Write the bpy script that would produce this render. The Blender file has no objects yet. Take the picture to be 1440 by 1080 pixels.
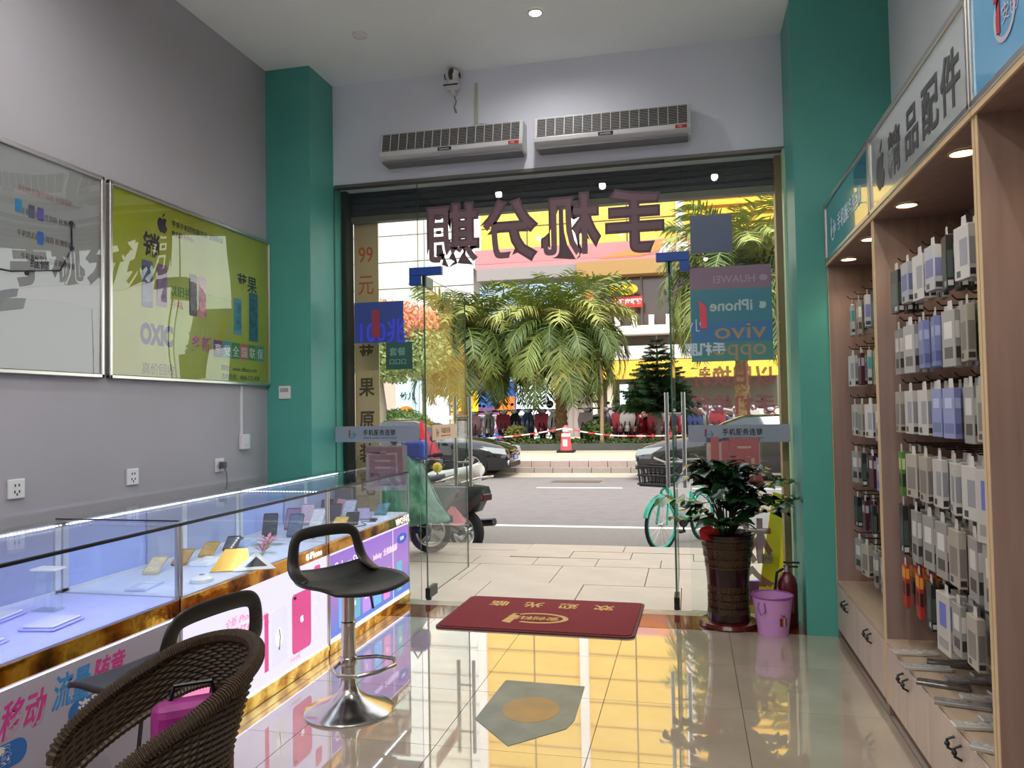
import bpy, bmesh, math, random
from mathutils import Vector, Matrix
random.seed(7)
S = bpy.context.scene
COL = S.collection

# ------------------------------------------------------------ camera
F_PX = 1088.8
cam_d = bpy.data.cameras.new('camera'); cam = bpy.data.objects.new('camera', cam_d); COL.objects.link(cam)
cam_d.sensor_fit = 'HORIZONTAL'; cam_d.sensor_width = 36.0; cam_d.lens = 36.0*F_PX/1440.0
cam_d.clip_start = 0.05; cam_d.clip_end = 300
yaw, pit, rol = 0.225196, 0.033695, 0.0166645
fw = Vector((-math.sin(yaw)*math.cos(pit), math.cos(yaw)*math.cos(pit), math.sin(pit)))
r0 = Vector((math.cos(yaw), math.sin(yaw), 0)); u0 = r0.cross(fw)
rt = r0*math.cos(rol)-u0*math.sin(rol); up = r0*math.sin(rol)+u0*math.cos(rol)
M = Matrix((rt, up, -fw)).transposed().to_4x4(); M.translation = (0, 0, 1.35)
cam.matrix_world = M
S.camera = cam

# ------------------------------------------------------------ world, sun, exposure
W = bpy.data.worlds.new('overcast_sky'); S.world = W; W.use_nodes = True
wn = W.node_tree.nodes; wl = W.node_tree.links
bg = wn['Background']; bg.inputs[1].default_value = 1.3
tc = wn.new('ShaderNodeTexCoord'); sx = wn.new('ShaderNodeSeparateXYZ'); rp = wn.new('ShaderNodeValToRGB')
wl.new(tc.outputs['Generated'], sx.inputs[0]); wl.new(sx.outputs[2], rp.inputs[0]); wl.new(rp.outputs[0], bg.inputs[0])
rp.color_ramp.elements[0].position = 0.0; rp.color_ramp.elements[0].color = (1.0, 0.985, 0.96, 1)
rp.color_ramp.elements[1].position = 0.8; rp.color_ramp.elements[1].color = (0.82, 0.89, 1.0, 1)
sun_d = bpy.data.lights.new('sun', 'SUN'); sun_d.energy = 1.6; sun_d.angle = math.radians(25); sun_d.color = (1, .95, .87)
sun = bpy.data.objects.new('sun', sun_d); COL.objects.link(sun)
sun.rotation_euler = (math.radians(34), math.radians(10), math.radians(8))
S.view_settings.view_transform = 'Standard'; S.view_settings.look = 'None'; S.view_settings.gamma = 1
S.view_settings.use_curve_mapping = False; S.view_settings.exposure = 0.9
S.cycles.max_bounces = 9; S.cycles.transparent_max_bounces = 40; S.cycles.diffuse_bounces = 5
S.cycles.glossy_bounces = 4; S.cycles.caustics_reflective = False; S.cycles.caustics_refractive = False
S.cycles.sample_clamp_indirect = 4.0
DOWNLIGHT_W = 34.0      # each ceiling downlight
CAB_W = 2.0             # each small warm cabinet downlight
LED_W = 1.25             # LED strip in a showcase

# ------------------------------------------------------------ materials
def rgb(h):
    h = h.lstrip('#'); c = [int(h[i:i+2], 16)/255 for i in (0, 2, 4)]
    return tuple((x/12.92 if x <= .04045 else ((x+.055)/1.055)**2.4) for x in c)+(1,)
_m = {}
def mat(name, col, rough=.5, metal=0, bump=0, bscale=30, var=0, vscale=5, spec=.5, emit=None, es=1, coat=0):
    if name in _m: return _m[name]
    m = bpy.data.materials.new(name); m.use_nodes = True; n = m.node_tree.nodes; l = m.node_tree.links
    b = n['Principled BSDF']; c = rgb(col) if isinstance(col, str) else col
    b.inputs['Base Color'].default_value = c; b.inputs['Roughness'].default_value = rough
    b.inputs['Metallic'].default_value = metal; b.inputs['Specular IOR Level'].default_value = spec
    b.inputs['Coat Weight'].default_value = coat
    if emit: b.inputs['Emission Color'].default_value = rgb(emit); b.inputs['Emission Strength'].default_value = es
    if bump or var:
        t = n.new('ShaderNodeTexCoord')
    if bump:
        nz = n.new('ShaderNodeTexNoise'); nz.inputs['Scale'].default_value = bscale; nz.inputs['Detail'].default_value = 4
        bp = n.new('ShaderNodeBump'); bp.inputs['Strength'].default_value = bump; bp.inputs['Distance'].default_value = .01
        l.new(t.outputs['Object'], nz.inputs[0]); l.new(nz.outputs[0], bp.inputs['Height']); l.new(bp.outputs[0], b.inputs['Normal'])
    if var:
        nz = n.new('ShaderNodeTexNoise'); nz.inputs['Scale'].default_value = vscale; nz.inputs['Detail'].default_value = 5
        r = n.new('ShaderNodeValToRGB'); l.new(t.outputs['Object'], nz.inputs[0]); l.new(nz.outputs[0], r.inputs[0])
        r.color_ramp.elements[0].position = .3; r.color_ramp.elements[1].position = .7
        r.color_ramp.elements[0].color = tuple(x*(1-var) for x in c[:3])+(1,)
        r.color_ramp.elements[1].color = tuple(min(1, x*(1+var)) for x in c[:3])+(1,)
        l.new(r.outputs[0], b.inputs['Base Color'])
    _m[name] = m; return m
def ramp_mat(name, cols, scale, rough, metal=0, kind='noise', stretch=(1, 1, 1), bump=0, detail=5):
    if name in _m: return _m[name]
    m = mat(name, cols[0][1], rough, metal); n = m.node_tree.nodes; l = m.node_tree.links; b = n['Principled BSDF']
    t = n.new('ShaderNodeTexCoord'); mp = n.new('ShaderNodeMapping'); mp.inputs['Scale'].default_value = stretch
    l.new(t.outputs['Object'], mp.inputs[0])
    if kind == 'wave':
        x = n.new('ShaderNodeTexWave'); x.inputs['Scale'].default_value = scale; x.inputs['Distortion'].default_value = 6; x.inputs['Detail'].default_value = 3
    elif kind == 'voronoi':
        x = n.new('ShaderNodeTexVoronoi'); x.inputs['Scale'].default_value = scale
    else:
        x = n.new('ShaderNodeTexNoise'); x.inputs['Scale'].default_value = scale; x.inputs['Detail'].default_value = detail
    l.new(mp.outputs[0], x.inputs[0]); r = n.new('ShaderNodeValToRGB'); l.new(x.outputs[0], r.inputs[0])
    e = r.color_ramp.elements; e[0].position = cols[0][0]; e[0].color = rgb(cols[0][1]); e[1].position = cols[-1][0]; e[1].color = rgb(cols[-1][1])
    for p, c in cols[1:-1]: k = e.new(p); k.color = rgb(c)
    l.new(r.outputs[0], b.inputs['Base Color'])
    if bump:
        bp = n.new('ShaderNodeBump'); bp.inputs['Strength'].default_value = bump; bp.inputs['Distance'].default_value = .01
        l.new(x.outputs[0], bp.inputs['Height']); l.new(bp.outputs[0], b.inputs['Normal'])
    return m
def glass(name, tint=(.93, .97, .95), refl=.05, rough=0.0):
    if name in _m: return _m[name]
    m = bpy.data.materials.new(name); m.use_nodes = True; n = m.node_tree.nodes; l = m.node_tree.links
    n.remove(n['Principled BSDF']); o = n['Material Output']
    tr = n.new('ShaderNodeBsdfTransparent'); tr.inputs[0].default_value = (*tint, 1)
    g = n.new('ShaderNodeBsdfGlossy'); g.inputs['Roughness'].default_value = rough
    lw = n.new('ShaderNodeLayerWeight'); lw.inputs[0].default_value = .5
    pw = n.new('ShaderNodeMath'); pw.operation = 'POWER'; pw.inputs[1].default_value = 4.0; l.new(lw.outputs['Facing'], pw.inputs[0])
    ma = n.new('ShaderNodeMath'); ma.operation = 'MULTIPLY_ADD'; ma.inputs[1].default_value = .5; ma.inputs[2].default_value = refl
    l.new(pw.outputs[0], ma.inputs[0]); mx = n.new('ShaderNodeMixShader')
    l.new(ma.outputs[0], mx.inputs[0]); l.new(tr.outputs[0], mx.inputs[1]); l.new(g.outputs[0], mx.inputs[2]); l.new(mx.outputs[0], o.inputs[0])
    _m[name] = m; return m
def film(name, col, alpha=.6, rough=.4):
    if name in _m: return _m[name]
    m = mat(name, col, rough); m.node_tree.nodes['Principled BSDF'].inputs['Alpha'].default_value = alpha; return m
def emis(name, col, s):
    return mat(name, '#000000', .5, emit=col, es=s)
G = glass('clear_glass', (.955, .985, .97), .025); G_EDGE = mat('glass_edge', '#3c6a52', .1, spec=.8)
G2 = glass('case_glass', (.96, .98, .98), .03)
WHITE_PL = mat('white_plastic', '#d8d8d6', .35); BLACK_PL = mat('black_plastic', '#0c0c0d', .35)
CHROME = mat('chrome', '#bdb8b2', .2, 1, bump=.02); STEEL = mat('brushed_steel', '#a9a9a8', .3, 1)
ALU = mat('aluminium', '#c9c6bf', .28, 1); GOLD = ramp_mat('gold_mirror_trim', [(.35, '#8d5a0c'), (.5, '#d9a53a'), (.62, '#f2cf6a')], 9, .1, 1, bump=.35)
RUB = mat('black_rubber', '#121212', .8)

# ------------------------------------------------------------ geometry helpers
class MB:
    def __init__(s): s.v = []; s.f = []; s.mi = []; s.cur = 0
    def add(s, vs, fs):
        o = len(s.v); s.v += [tuple(v) for v in vs]; s.f += [tuple(o+i for i in f) for f in fs]; s.mi += [s.cur]*len(fs); return s
    def box(s, x0, x1, y0, y1, z0, z1):
        vs = [(x, y, z) for z in (z0, z1) for y in (y0, y1) for x in (x0, x1)]
        return s.add(vs, [(0, 2, 3, 1), (4, 5, 7, 6), (0, 1, 5, 4), (2, 6, 7, 3), (0, 4, 6, 2), (1, 3, 7, 5)])
    def cyl(s, p0, p1, r0, r1=None, n=16, caps=True):
        r1 = r0 if r1 is None else r1; p0 = Vector(p0); p1 = Vector(p1); d = (p1-p0).normalized()
        a = d.orthogonal().normalized(); b = d.cross(a); vs = []
        for p, r in ((p0, r0), (p1, r1)):
            for i in range(n):
                t = 2*math.pi*i/n; vs.append(p+(a*math.cos(t)+b*math.sin(t))*r)
        fs = [(i, (i+1) % n, n+(i+1) % n, n+i) for i in range(n)]
        if caps: fs += [tuple(range(n-1, -1, -1)), tuple(range(n, 2*n))]
        return s.add(vs, fs)
    def tube(s, path, r, n=8, closed=False, caps=True):
        P = [Vector(p) for p in path]; N = len(P); R = r if isinstance(r, (list, tuple)) else [r]*N
        vs = []; prev = None
        for i in range(N):
            if closed: d = P[(i+1) % N]-P[i-1]
            else: d = P[min(i+1, N-1)]-P[max(i-1, 0)]
            d.normalize()
            if prev is None: a = d.orthogonal().normalized()
            else:
                a = prev-d*prev.dot(d); a = a.normalized() if a.length > 1e-6 else d.orthogonal().normalized()
            prev = a; b = d.cross(a)
            for k in range(n):
                t = 2*math.pi*k/n; vs.append(P[i]+(a*math.cos(t)+b*math.sin(t))*R[i])
        fs = []
        for i in range(N if closed else N-1):
            j = (i+1) % N
            for k in range(n): fs.append((i*n+k, i*n+(k+1) % n, j*n+(k+1) % n, j*n+k))
        if not closed and caps: fs += [tuple(range(n-1, -1, -1)), tuple(range((N-1)*n, N*n))]
        return s.add(vs, fs)
    def lathe(s, prof, c=(0, 0, 0), n=24, axis='z', caps=True):
        vs = []; c = Vector(c)
        for r, z in prof:
            for k in range(n):
                t = 2*math.pi*k/n
                p = Vector((r*math.cos(t), r*math.sin(t), z))
                if axis == 'y': p = Vector((p.x, p.z, p.y))
                if axis == 'x': p = Vector((p.z, p.x, p.y))
                vs.append(c+p)
        fs = [(i*n+k, i*n+(k+1) % n, (i+1)*n+(k+1) % n, (i+1)*n+k) for i in range(len(prof)-1) for k in range(n)]
        if caps: fs += [tuple(range(n-1, -1, -1)), tuple(range((len(prof)-1)*n, len(prof)*n))]
        return s.add(vs, fs)
    def sph(s, c, r, n=12, m=8, sc=(1, 1, 1)):
        pr = [(max(1e-4, r*math.sin(math.pi*i/m)), -r*math.cos(math.pi*i/m)) for i in range(m+1)]
        o = len(s.v); s.lathe(pr, (0, 0, 0), n, caps=False)
        for i in range(o, len(s.v)): v = s.v[i]; s.v[i] = (c[0]+v[0]*sc[0], c[1]+v[1]*sc[1], c[2]+v[2]*sc[2])
        return s
    def prism(s, poly, o, u, w, t):
        """polygon in plane (o,u,w) extruded by t along u x w"""
        o = Vector(o); u = Vector(u); w = Vector(w); nn = u.cross(w).normalized()*t; n = len(poly)
        vs = [o+u*a+w*b for a, b in poly]; vs += [v+nn for v in vs]
        return s.add(vs, [tuple(range(n-1, -1, -1)), tuple(range(n, 2*n))]+[(i, (i+1) % n, n+(i+1) % n, n+i) for i in range(n)])
    def build(s, name, mats, parent=None, smooth=False, bev=0, seg=1, recalc=False):
        me = bpy.data.meshes.new(name); me.from_pydata(s.v, [], s.f)
        for m in (mats if isinstance(mats, (list, tuple)) else [mats]): me.materials.append(m)
        if s.mi and max(s.mi): me.polygons.foreach_set('material_index', s.mi)
        if recalc:
            b = bmesh.new(); b.from_mesh(me); bmesh.ops.recalc_face_normals(b, faces=b.faces); b.to_mesh(me); b.free()
        if smooth: me.shade_smooth(); me.set_sharp_from_angle(angle=math.radians(40))
        me.update(); return link(name, me, parent, bev, seg)
def link(name, me, parent=None, bev=0, seg=1):
    o = bpy.data.objects.new(name, me); COL.objects.link(o)
    if parent: o.parent = parent
    if bev:
        b = o.modifiers.new('bevel', 'BEVEL'); b.width = bev; b.segments = seg; b.limit_method = 'ANGLE'
    return o
def tag(o, label=None, cat=None, group=None, kind=None):
    if label: o['label'] = label
    if cat: o['category'] = cat
    if group: o['group'] = group
    if kind: o['kind'] = kind
    return o
def thing(name, label, cat, loc=(0, 0, 0), rz=0, group=None):
    o = bpy.data.objects.new(name, None); COL.objects.link(o); o.location = loc; o.rotation_euler = (0, 0, rz)
    o.empty_display_size = .05
    return tag(o, label, cat, group)
def copy_tree(o, parent=None, kids=None):
    c = o.copy(); COL.objects.link(c)
    if parent: c.parent = parent
    for ch in list(o.children): copy_tree(ch, c)
    return c
def box(name, m, parent, x0, x1, y0, y1, z0, z1, bev=0, seg=1):
    return MB().box(x0, x1, y0, y1, z0, z1).build(name, m, parent, bev=bev, seg=seg)
_tm = {}
def text(body, size, o, u, w, m, parent=None, name='lettering', bold=0, ext=.0006, align='LEFT', sx=1, box_h=None, shear=0, spacing=1):
    """letters laid on the plane with origin o, reading direction u, up direction w"""
    key = (body, size, bold, ext, align, shear, spacing)
    if key not in _tm:
        c = bpy.data.curves.new('t', 'FONT'); c.body = body; c.size = size; c.align_x = align; c.extrude = ext; c.offset = bold
        c.resolution_u = 3; c.shear = shear; c.space_character = spacing
        t = bpy.data.objects.new('t', c); me = bpy.data.meshes.new_from_object(t)
        _tm[key] = [tuple(v.co) for v in me.vertices], [tuple(p.vertices) for p in me.polygons]
        bpy.data.objects.remove(t); bpy.data.meshes.remove(me)
    vs, fs = _tm[key]; u = Vector(u).normalized(); w = Vector(w).normalized(); nn = u.cross(w); o = Vector(o)
    mb = MB(); mb.add([o+u*(x*sx)+w*y+nn*z for x, y, z in vs], fs)
    return mb.build(name, m, parent)
def poly(pts, o, u, w, m, parent, name='print', t=.001):
    return MB().prism(pts, o, Vector(u).normalized(), Vector(w).normalized(), t).build(name, m, parent, recalc=True)
def rect(x, y, w_, h, **k): return [(x, y), (x+w_, y), (x+w_, y+h), (x, y+h)]
def rrect(x, y, w_, h, r, n=4):
    out = []
    for cx, cy, a0 in ((x+w_-r, y+r, -90), (x+w_-r, y+h-r, 0), (x+r, y+h-r, 90), (x+r, y+r, 180)):
        for i in range(n+1): a = math.radians(a0+90*i/n); out.append((cx+r*math.cos(a), cy+r*math.sin(a)))
    return out
def ell(cx, cy, a, b, n=20): return [(cx+a*math.cos(2*math.pi*i/n), cy+b*math.sin(2*math.pi*i/n)) for i in range(n)]
def fruit(cx, cy, s):
    """bitten fruit emblem outline"""
    p = [(.02, .33), (.2, .42), (.36, .33), (.29, .2), (.27, .02), (.42, -.13), (.33, -.32), (.2, -.46), (.03, -.42), (-.14, -.46), (-.32, -.3), (-.42, -.05), (-.4, .2), (-.26, .38), (-.1, .38)]
    return [(cx+a*s, cy+b*s) for a, b in p]
def leafp(cx, cy, s): return [(cx+a*s, cy+b*s) for a, b in [(.0, .45), (.04, .6), (.2, .72), (.17, .55)]]
def emblem(cx, cy, s, o, u, w, m1, m2, parent):
    """round logo: open ring with a figure one"""
    ring = []
    for i in range(22): a = math.radians(120+300*i/21); ring.append((cx+s*math.cos(a), cy+s*math.sin(a)))
    for i in range(21, -1, -1): a = math.radians(120+300*i/21); k = .8; ring.append((cx+s*k*math.cos(a), cy+s*k*math.sin(a)))
    poly(ring, o, u, w, m2, parent, 'emblem_ring')
    poly([(cx-s*.75, cy-.5*s), (cx-s*.45, cy-.5*s), (cx-s*.4, cy+1.2*s), (cx-s*.65, cy+1.3*s), (cx-s*1.0, cy+.8*s), (cx-.72*s, cy+.85*s)], o, u, w, m1, parent, 'emblem_figure')
    text('安创', s*.75, Vector(o)+Vector(u)*(cx-s*.28)+Vector(w)*(cy-.28*s), u, w, m2, parent)
X, Y, Z = Vector((1, 0, 0)), Vector((0, 1, 0)), Vector((0, 0, 1))
# ------------------------------------------------------------ room shell
YG = 5.3; ZC = 3.8; XL = -2.9; XR = 1.19
WALL = mat('painted_wall', '#a5a2a7', .7, bump=.05, bscale=60, var=.03, vscale=2)
WALLF = mat('painted_front_wall', '#dee1ec', .7, bump=.05, bscale=60, var=.03, vscale=2)
CEIL = mat('ceiling_paint', '#f6faf7', .75, var=.03, vscale=1)
GREEN = mat('teal_green_paint', '#4b9a8e', .45, bump=.04, bscale=50, var=.05, vscale=3)
TILE = ramp_mat('polished_porcelain', [(.3, '#a89a88'), (.55, '#b3a694'), (.75, '#bcb0a0')], 3, .035, bump=.0)
TILE.node_tree.nodes['Principled BSDF'].inputs['Specular IOR Level'].default_value = 1.0
TILE.node_tree.nodes['Principled BSDF'].inputs['Coat Weight'].default_value = 1.0
TILE.node_tree.nodes['Principled BSDF'].inputs['Coat Roughness'].default_value = .02
TILE.node_tree.nodes['Principled BSDF'].inputs['Coat IOR'].default_value = 2.0
GROUT = mat('grout', '#4a4038', .8)
fl = tag(box('floor', GROUT, None, XL-.1, XR+.1, -4, YG, -.12, -.006), kind='structure')
def floor_tile_mesh(w, d):
    b = MB(); e = .0015; b.box(e, w-e, e, d-e, -.006, 0); me = bpy.data.meshes.new('tile'); me.from_pydata(b.v, [], b.f); me.materials.append(TILE); return me
TX = [-2.9, -2.265, -1.65, -1.035, -.42, .195, .81, XR]
ys = [3.64+.615*k for k in range(-12, 3)]
ys = ys[:-1]+[4.87]
tcache = {}
for j in range(len(ys)-1):
    for i in range(len(TX)-1):
        w, d = round(TX[i+1]-TX[i], 3), round(ys[j+1]-ys[j], 3)
        if d < .05: continue
        if (w, d) not in tcache: tcache[(w, d)] = floor_tile_mesh(w, d)
        o = link('tile', tcache[(w, d)], fl); o.location = (TX[i], ys[j], random.uniform(-.0003, 0))
box('floor_slab', TILE, fl, XL-.1, XR+.1, -4, ys[0], -.006, 0)
box('threshold_band', mat('red_brown_granite', '#6d2f20', .07, var=.25, vscale=60, coat=.6), fl, XL, XR, 4.872, 5.18, -.006, .001)
box('threshold_strip', mat('cream_marble', '#b9ad98', .1, var=.1, vscale=12), fl, XL, XR, 5.182, YG, -.006, .002)
tag(box('ceiling', CEIL, None, XL-.1, XR+.1, -4, YG+.2, ZC, ZC+.1), kind='structure')
tag(box('wall_left', WALL, None, XL-.1, XL, -4, YG+.3, -.1, ZC), kind='structure')
tag(box('wall_right', mat('painted_wall_right', '#dde2e4', .7, var=.03, vscale=2), None, XR, XR+.1, -4, YG, -.1, ZC), kind='structure')
tag(box('wall_back', WALL, None, XL-.1, XR+.1, -4.1, -4, -.1, ZC), kind='structure')
wf = tag(box('wall_front', WALLF, None, XL, XR+.1, YG, YG+.2, 3.04, ZC), kind='structure')
box('lintel_trim', mat('grey_metal_trim', '#6b6a68', .4, .6), wf, -2.55, .66, YG-.012, YG+.05, 3.022, 3.046)
p1 = tag(box('trim_1', GREEN, None, XL, -2.56, 4.93, YG+.33, -.05, ZC), kind='structure')
p2 = tag(box('trim_2', GREEN, None, .64, XR+.02, 4.86, YG+.33, -.05, ZC), kind='structure')
box('corner_strip', mat('pale_green_frame', '#a8c3a0', .35), p2, .625, .64, YG-.05, YG+.04, 0, 3.02)
box('guide_rail', mat('dark_rail', '#2b2622', .4, .5), p1, -2.56, -2.52, YG+.13, YG+.26, -.1, 3.1)
box('guide_rail', mat('tan_rail', '#9a7a52', .5), p2, .595, .64, YG+.15, YG+.27, -.1, 3.1)
# outer shell of the building above the shop window
tag(box('wall_outside', mat('outer_wall_tile', '#b6aea0', .6), None, -9, -2.9, YG+.2, YG+.5, -.3, 9), kind='structure')
tag(box('wall_outside', mat('outer_wall_tile', '#b6aea0', .6), None, 1.2, 8, YG+.2, YG+.5, -.3, 9), kind='structure')
tag(box('wall_outside', mat('outer_wall_tile', '#b6aea0', .6), None, -2.9, 1.2, YG+.35, YG+.5, 3.4, 9), kind='structure')

# ------------------------------------------------------------ shop window glass
def pane(name, x0, x1, z0, z1, y=YG, kind='structure'):
    b = MB(); b.box(x0, x1, y, y+.012, z0, z1); b.mi = [1, 1, 0, 0, 1, 1]
    return tag(b.build(name, [G, G_EDGE]), kind=kind)
w1 = pane('window_1', -2.555, -1.905, .004, 3.03)
w2 = pane('window_2', -1.9, -.026, 2.39, 3.03)
w3 = pane('window_3', -.02, .635, .004, 3.03)
BLUE_FILM = mat('blue_protective_film', '#0a45a0', .35)
DARKFIT = mat('dark_fitting', '#23282a', .35, .5)
for wn_, xa, xb, xl in ((w1, -1.965, -1.72, 0), (w3, -.20, .02, 1)):
    b = MB(); b.box(xa, xb, YG-.016, YG+.03, 2.335, 2.395)
    if xl: b.box(-.045, xb, YG-.016, YG+.03, 2.265, 2.335)
    else: b.box(xa, -1.885, YG-.016, YG+.03, 2.265, 2.335)
    b.build('patch_fitting', BLUE_FILM, wn_, bev=.003)
def door(name, xh, label_side):
    d = bpy.data.objects.new(name, None); COL.objects.link(d); d.location = (xh, YG+.01, 0); tag(d, kind='structure')
    b = MB(); b.box(-.006, .006, .0, 1.04, .03, 2.33); b.mi = [1, 1, 1, 1, 0, 0]
    b.build('glass_leaf', [G, G_EDGE], d)
    box('top_clamp', mat('green_grey_clamp', '#5b7f74', .3, .4), d, -.018, .018, .0, .16, 2.255, 2.335, bev=.003)
    box('bottom_clamp', DARKFIT, d, -.018, .018, -.005, .17, .012, .085, bev=.003)
    MB().cyl((0, .02, -.0), (0, .02, .02), .02).build('floor_pivot', DARKFIT, d)
    b = MB()
    for s in (-1, 1):
        b.cyl((s*.065, .93, .72), (s*.065, .93, 1.47), .016, n=14)
        for z in (.92, 1.3): b.cyl((s*.0, .93, z), (s*.065, .93, z), .008, n=8)
    b.build('pull_handle', STEEL, d, smooth=True)
    return d
d1 = door('door_1', -1.86, 0); d2 = door('door_2', -.115, 1)
# logo strips
STRIP = mat('grey_logo_strip', '#8d95a3', .5); INK = mat('black_ink', '#15161a', .5); LRED = mat('logo_red', '#b01c2a', .5); LTEAL = mat('logo_teal', '#2a7f92', .5)
def logo_strip(parent, o, u, wid, h=.115, m=STRIP, ink=INK):
    o = Vector(o); u = Vector(u); poly(rect(0, 0, wid, h), o, u, Z, m, parent, 'logo_strip')
    n = u.cross(Z)*.0015; o2 = o+n; cx = wid*.2
    emblem(cx, h*.46, h*.24, o2, u, Z, LRED if ink is INK else ink, LTEAL if ink is INK else ink, parent)
    text('手机服务连锁', h*.40, o2+u*(wid*.335)+Z*(h*.44), u, Z, ink, parent, bold=.0008, sx=wid*.86/.65, spacing=1.15)
    text('mobile phone service chain', h*.17, o2+u*(wid*.34)+Z*(h*.2), u, Z, ink, parent, sx=wid*.9/.6, spacing=1.2)
logo_strip(w1, (-2.56, YG-.002, 1.135), X, .655)
logo_strip(w3, (-.015, YG-.002, 1.115), X, .655)
logo_strip(d1, (.008, .12, 1.135), Y, .6, m=mat('beige_logo_strip', '#c9a98a', .5), ink=mat('faint_brown_ink', '#8a6a55', .6))
# big mirrored characters over the door
CH = mat('dark_plum_vinyl', '#5e4850', .6); CHI = mat('plum_vinyl_inner', '#775c64', .6)
for ch, px in (('手', -.14), ('机', -.58), ('分', -1.02), ('期', -1.44)):
    text(ch, .44, (px, YG-.003, 2.46), -X, Z, CH, w2, 'window_character', bold=.024, sx=.9)
    text(ch, .44, (px, YG-.005, 2.46), -X, Z, CHI, w2, 'window_character_inner', bold=.006, sx=.9)
# posters and vinyl letters on the left pane
FB = mat('blue_poster_print', '#3b4f96', .3)
poly(rect(0, 0, .385, .30), (-2.40, YG-.002, 1.86), X, Z, FB, w1, 'blue_poster')
text('100兆', .19, (-2.385, YG-.004, 1.87), X, Z, mat('reflection_blue', '#4a4ff0', .4), w1, bold=.003, sx=.82)  # blue reflection in the glass, drawn as characters over the poster
poly(rect(0, 0, .06, .2), (-2.26, YG-.006, 1.9), X, Z, mat('reflection_red', '#9a3548', .5), w1, 'red_reflection_stroke')  # red part of that reflection, put on as a coloured stroke
poly(rect(0, 0, .205, .2), (-2.155, YG-.002, 1.66), X, Z, film('dark_green_poster', '#2c5a55', .85), w1, 'green_poster')
text('套餐', .065, (-2.13, YG-.004, 1.765), X, Z, mat('pale_teal_print', '#7fb0a8', .5), w1)
text('口口口', .045, (-2.13, YG-.004, 1.70), X, Z, mat('pale_teal_print', '#7fb0a8', .5), w1)
PVB = film('faded_plum_vinyl', '#a38f93', .75); PV = film('faded_pink_vinyl', '#c98a88', .8); PVD = film('red_vinyl', '#a8666a', .62)
poly(rect(0, 0, .32, .33), (-2.32, YG-.002, .78), X, Z, film('plum_vinyl_ground', '#a79a9a', .6), w1, 'vinyl_ground')
text('原', .33, (-2.0, YG-.004, .83), -X, Z, film('plum_vinyl_sign', '#8d6a72', .85), w1, bold=.008)
# tall beige banner outside the left pane
bn = tag(thing('banner', 'tall beige vertical banner with brown characters beside left glass pane', 'banner', (-2.53, YG+.29, 0)))
BEIGE = mat('beige_banner', '#d9b98c', .6); BR = mat('brown_print', '#5a4632', .6); OR = mat('orange_print', '#d9683a', .6)
box('banner_sheet', BEIGE, bn, 0, .2, 0, .012, .2, 2.86)
text('99', .17, (.035, -.002, 2.52), X, Z, OR, bn, bold=.001, sx=.75)
text('元', .17, (.03, -.002, 2.28), X, Z, OR, bn, bold=.001, sx=.8)
for k, ch in enumerate('苹果原装电池'):
    text(ch, .155, (.03, -.002, 1.745-.255*k), X, Z, BR, bn, bold=.003, sx=.85)
# right pane: square notice, brand poster, red letters, lower letters
poly(rect(0, 0, .27, .255), (.03, YG-.002, 2.375), X, Z, mat('slate_blue_notice', '#4d5a78', .3), w3, 'square_notice')
y0 = YG-.002
poly(rect(0, 0, .52, .15), (.02, y0, 2.13), X, Z, film('poster_plum', '#8a7085', .9), w3, 'poster_band')
poly(rect(0, 0, .52, .22), (.02, y0, 1.91), X, Z, film('poster_teal', '#3f8193', .9), w3, 'poster_band')
poly(rect(0, 0, .52, .13), (.02, y0, 1.78), X, Z, film('poster_blue', '#3f78a8', .9), w3, 'poster_band')
poly(rect(0, 0, .52, .13), (.02, y0, 1.65), X, Z, film('poster_green', '#4b8a86', .9), w3, 'poster_band')
LT = mat('pale_print', '#a9c0bd', .5); BRZ = mat('bronze_print', '#a08a68', .5)
text('HUAWEI', .07, (.44, y0-.002, 2.17), -X, Z, mat('plum_print', '#a58c9c', .5), w3, bold=.001)
poly(ell(0, 0, .028, .022, 8), (.49, y0-.002, 2.195), -X, Z, mat('plum_print', '#a58c9c', .5), w3, 'flower_mark')
text('iPhone', .10, (.42, y0-.002, 1.985), -X, Z, LT, w3, bold=.002)
poly(fruit(0, 0, .055), (.48, y0-.002, 2.015), -X, Z, LT, w3, 'fruit_mark')
text('vivo', .15, (.50, y0-.002, 1.80), -X, Z, BRZ, w3, bold=.001, sx=1.35)
text('oppo', .15, (.50, y0-.002, 1.69), -X, Z, BRZ, w3, bold=.001, sx=1.1)
text('手机服', .088, (.24, y0-.004, 1.70), -X, Z, mat('reflection_white_blue', '#b9cfe0', .5), w3, bold=.003)  # reflection of the cabinet sign, painted on the pane as letters
text('小', .09, (.10, y0-.004, 1.86), -X, Z, mat('reflection_white_blue', '#b9cfe0', .5), w3)
poly([(0, 0), (.04, 0), (.035, .15), (-.01, .19)], (.085, y0-.005, 1.87), X, Z, mat('reflection_coral', '#d8485a', .5), w3, 'figure_one')  # coral figure of the same painted sign reflection
text('以旧换新', .135, (.545, y0, 1.50), -X, Z, PVD, w3, bold=.004, spacing=1.0)
text('手机维修', .135, (.545, y0, 1.31), -X, Z, PVD, w3, bold=.004, spacing=1.0)
poly(rect(0, 0, .34, .3), (.10, y0, .84), X, Z, film('cream_vinyl', '#cdb9a4', .6), w3, 'vinyl_ground'); text('刷', .34, (.455, y0-.002, .86), -X, Z, film('pink_vinyl', '#b5686c', .9), w3, bold=.014)
text('机', .30, (.50, y0, .36), -X, Z, PVD, w3, bold=.008)
text('全', .26, (.50, y0, .08), -X, Z, PVD, w3, bold=.008)
# lettering on the outside step
ST = mat('grey_print', '#8f8a88', .7)
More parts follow.
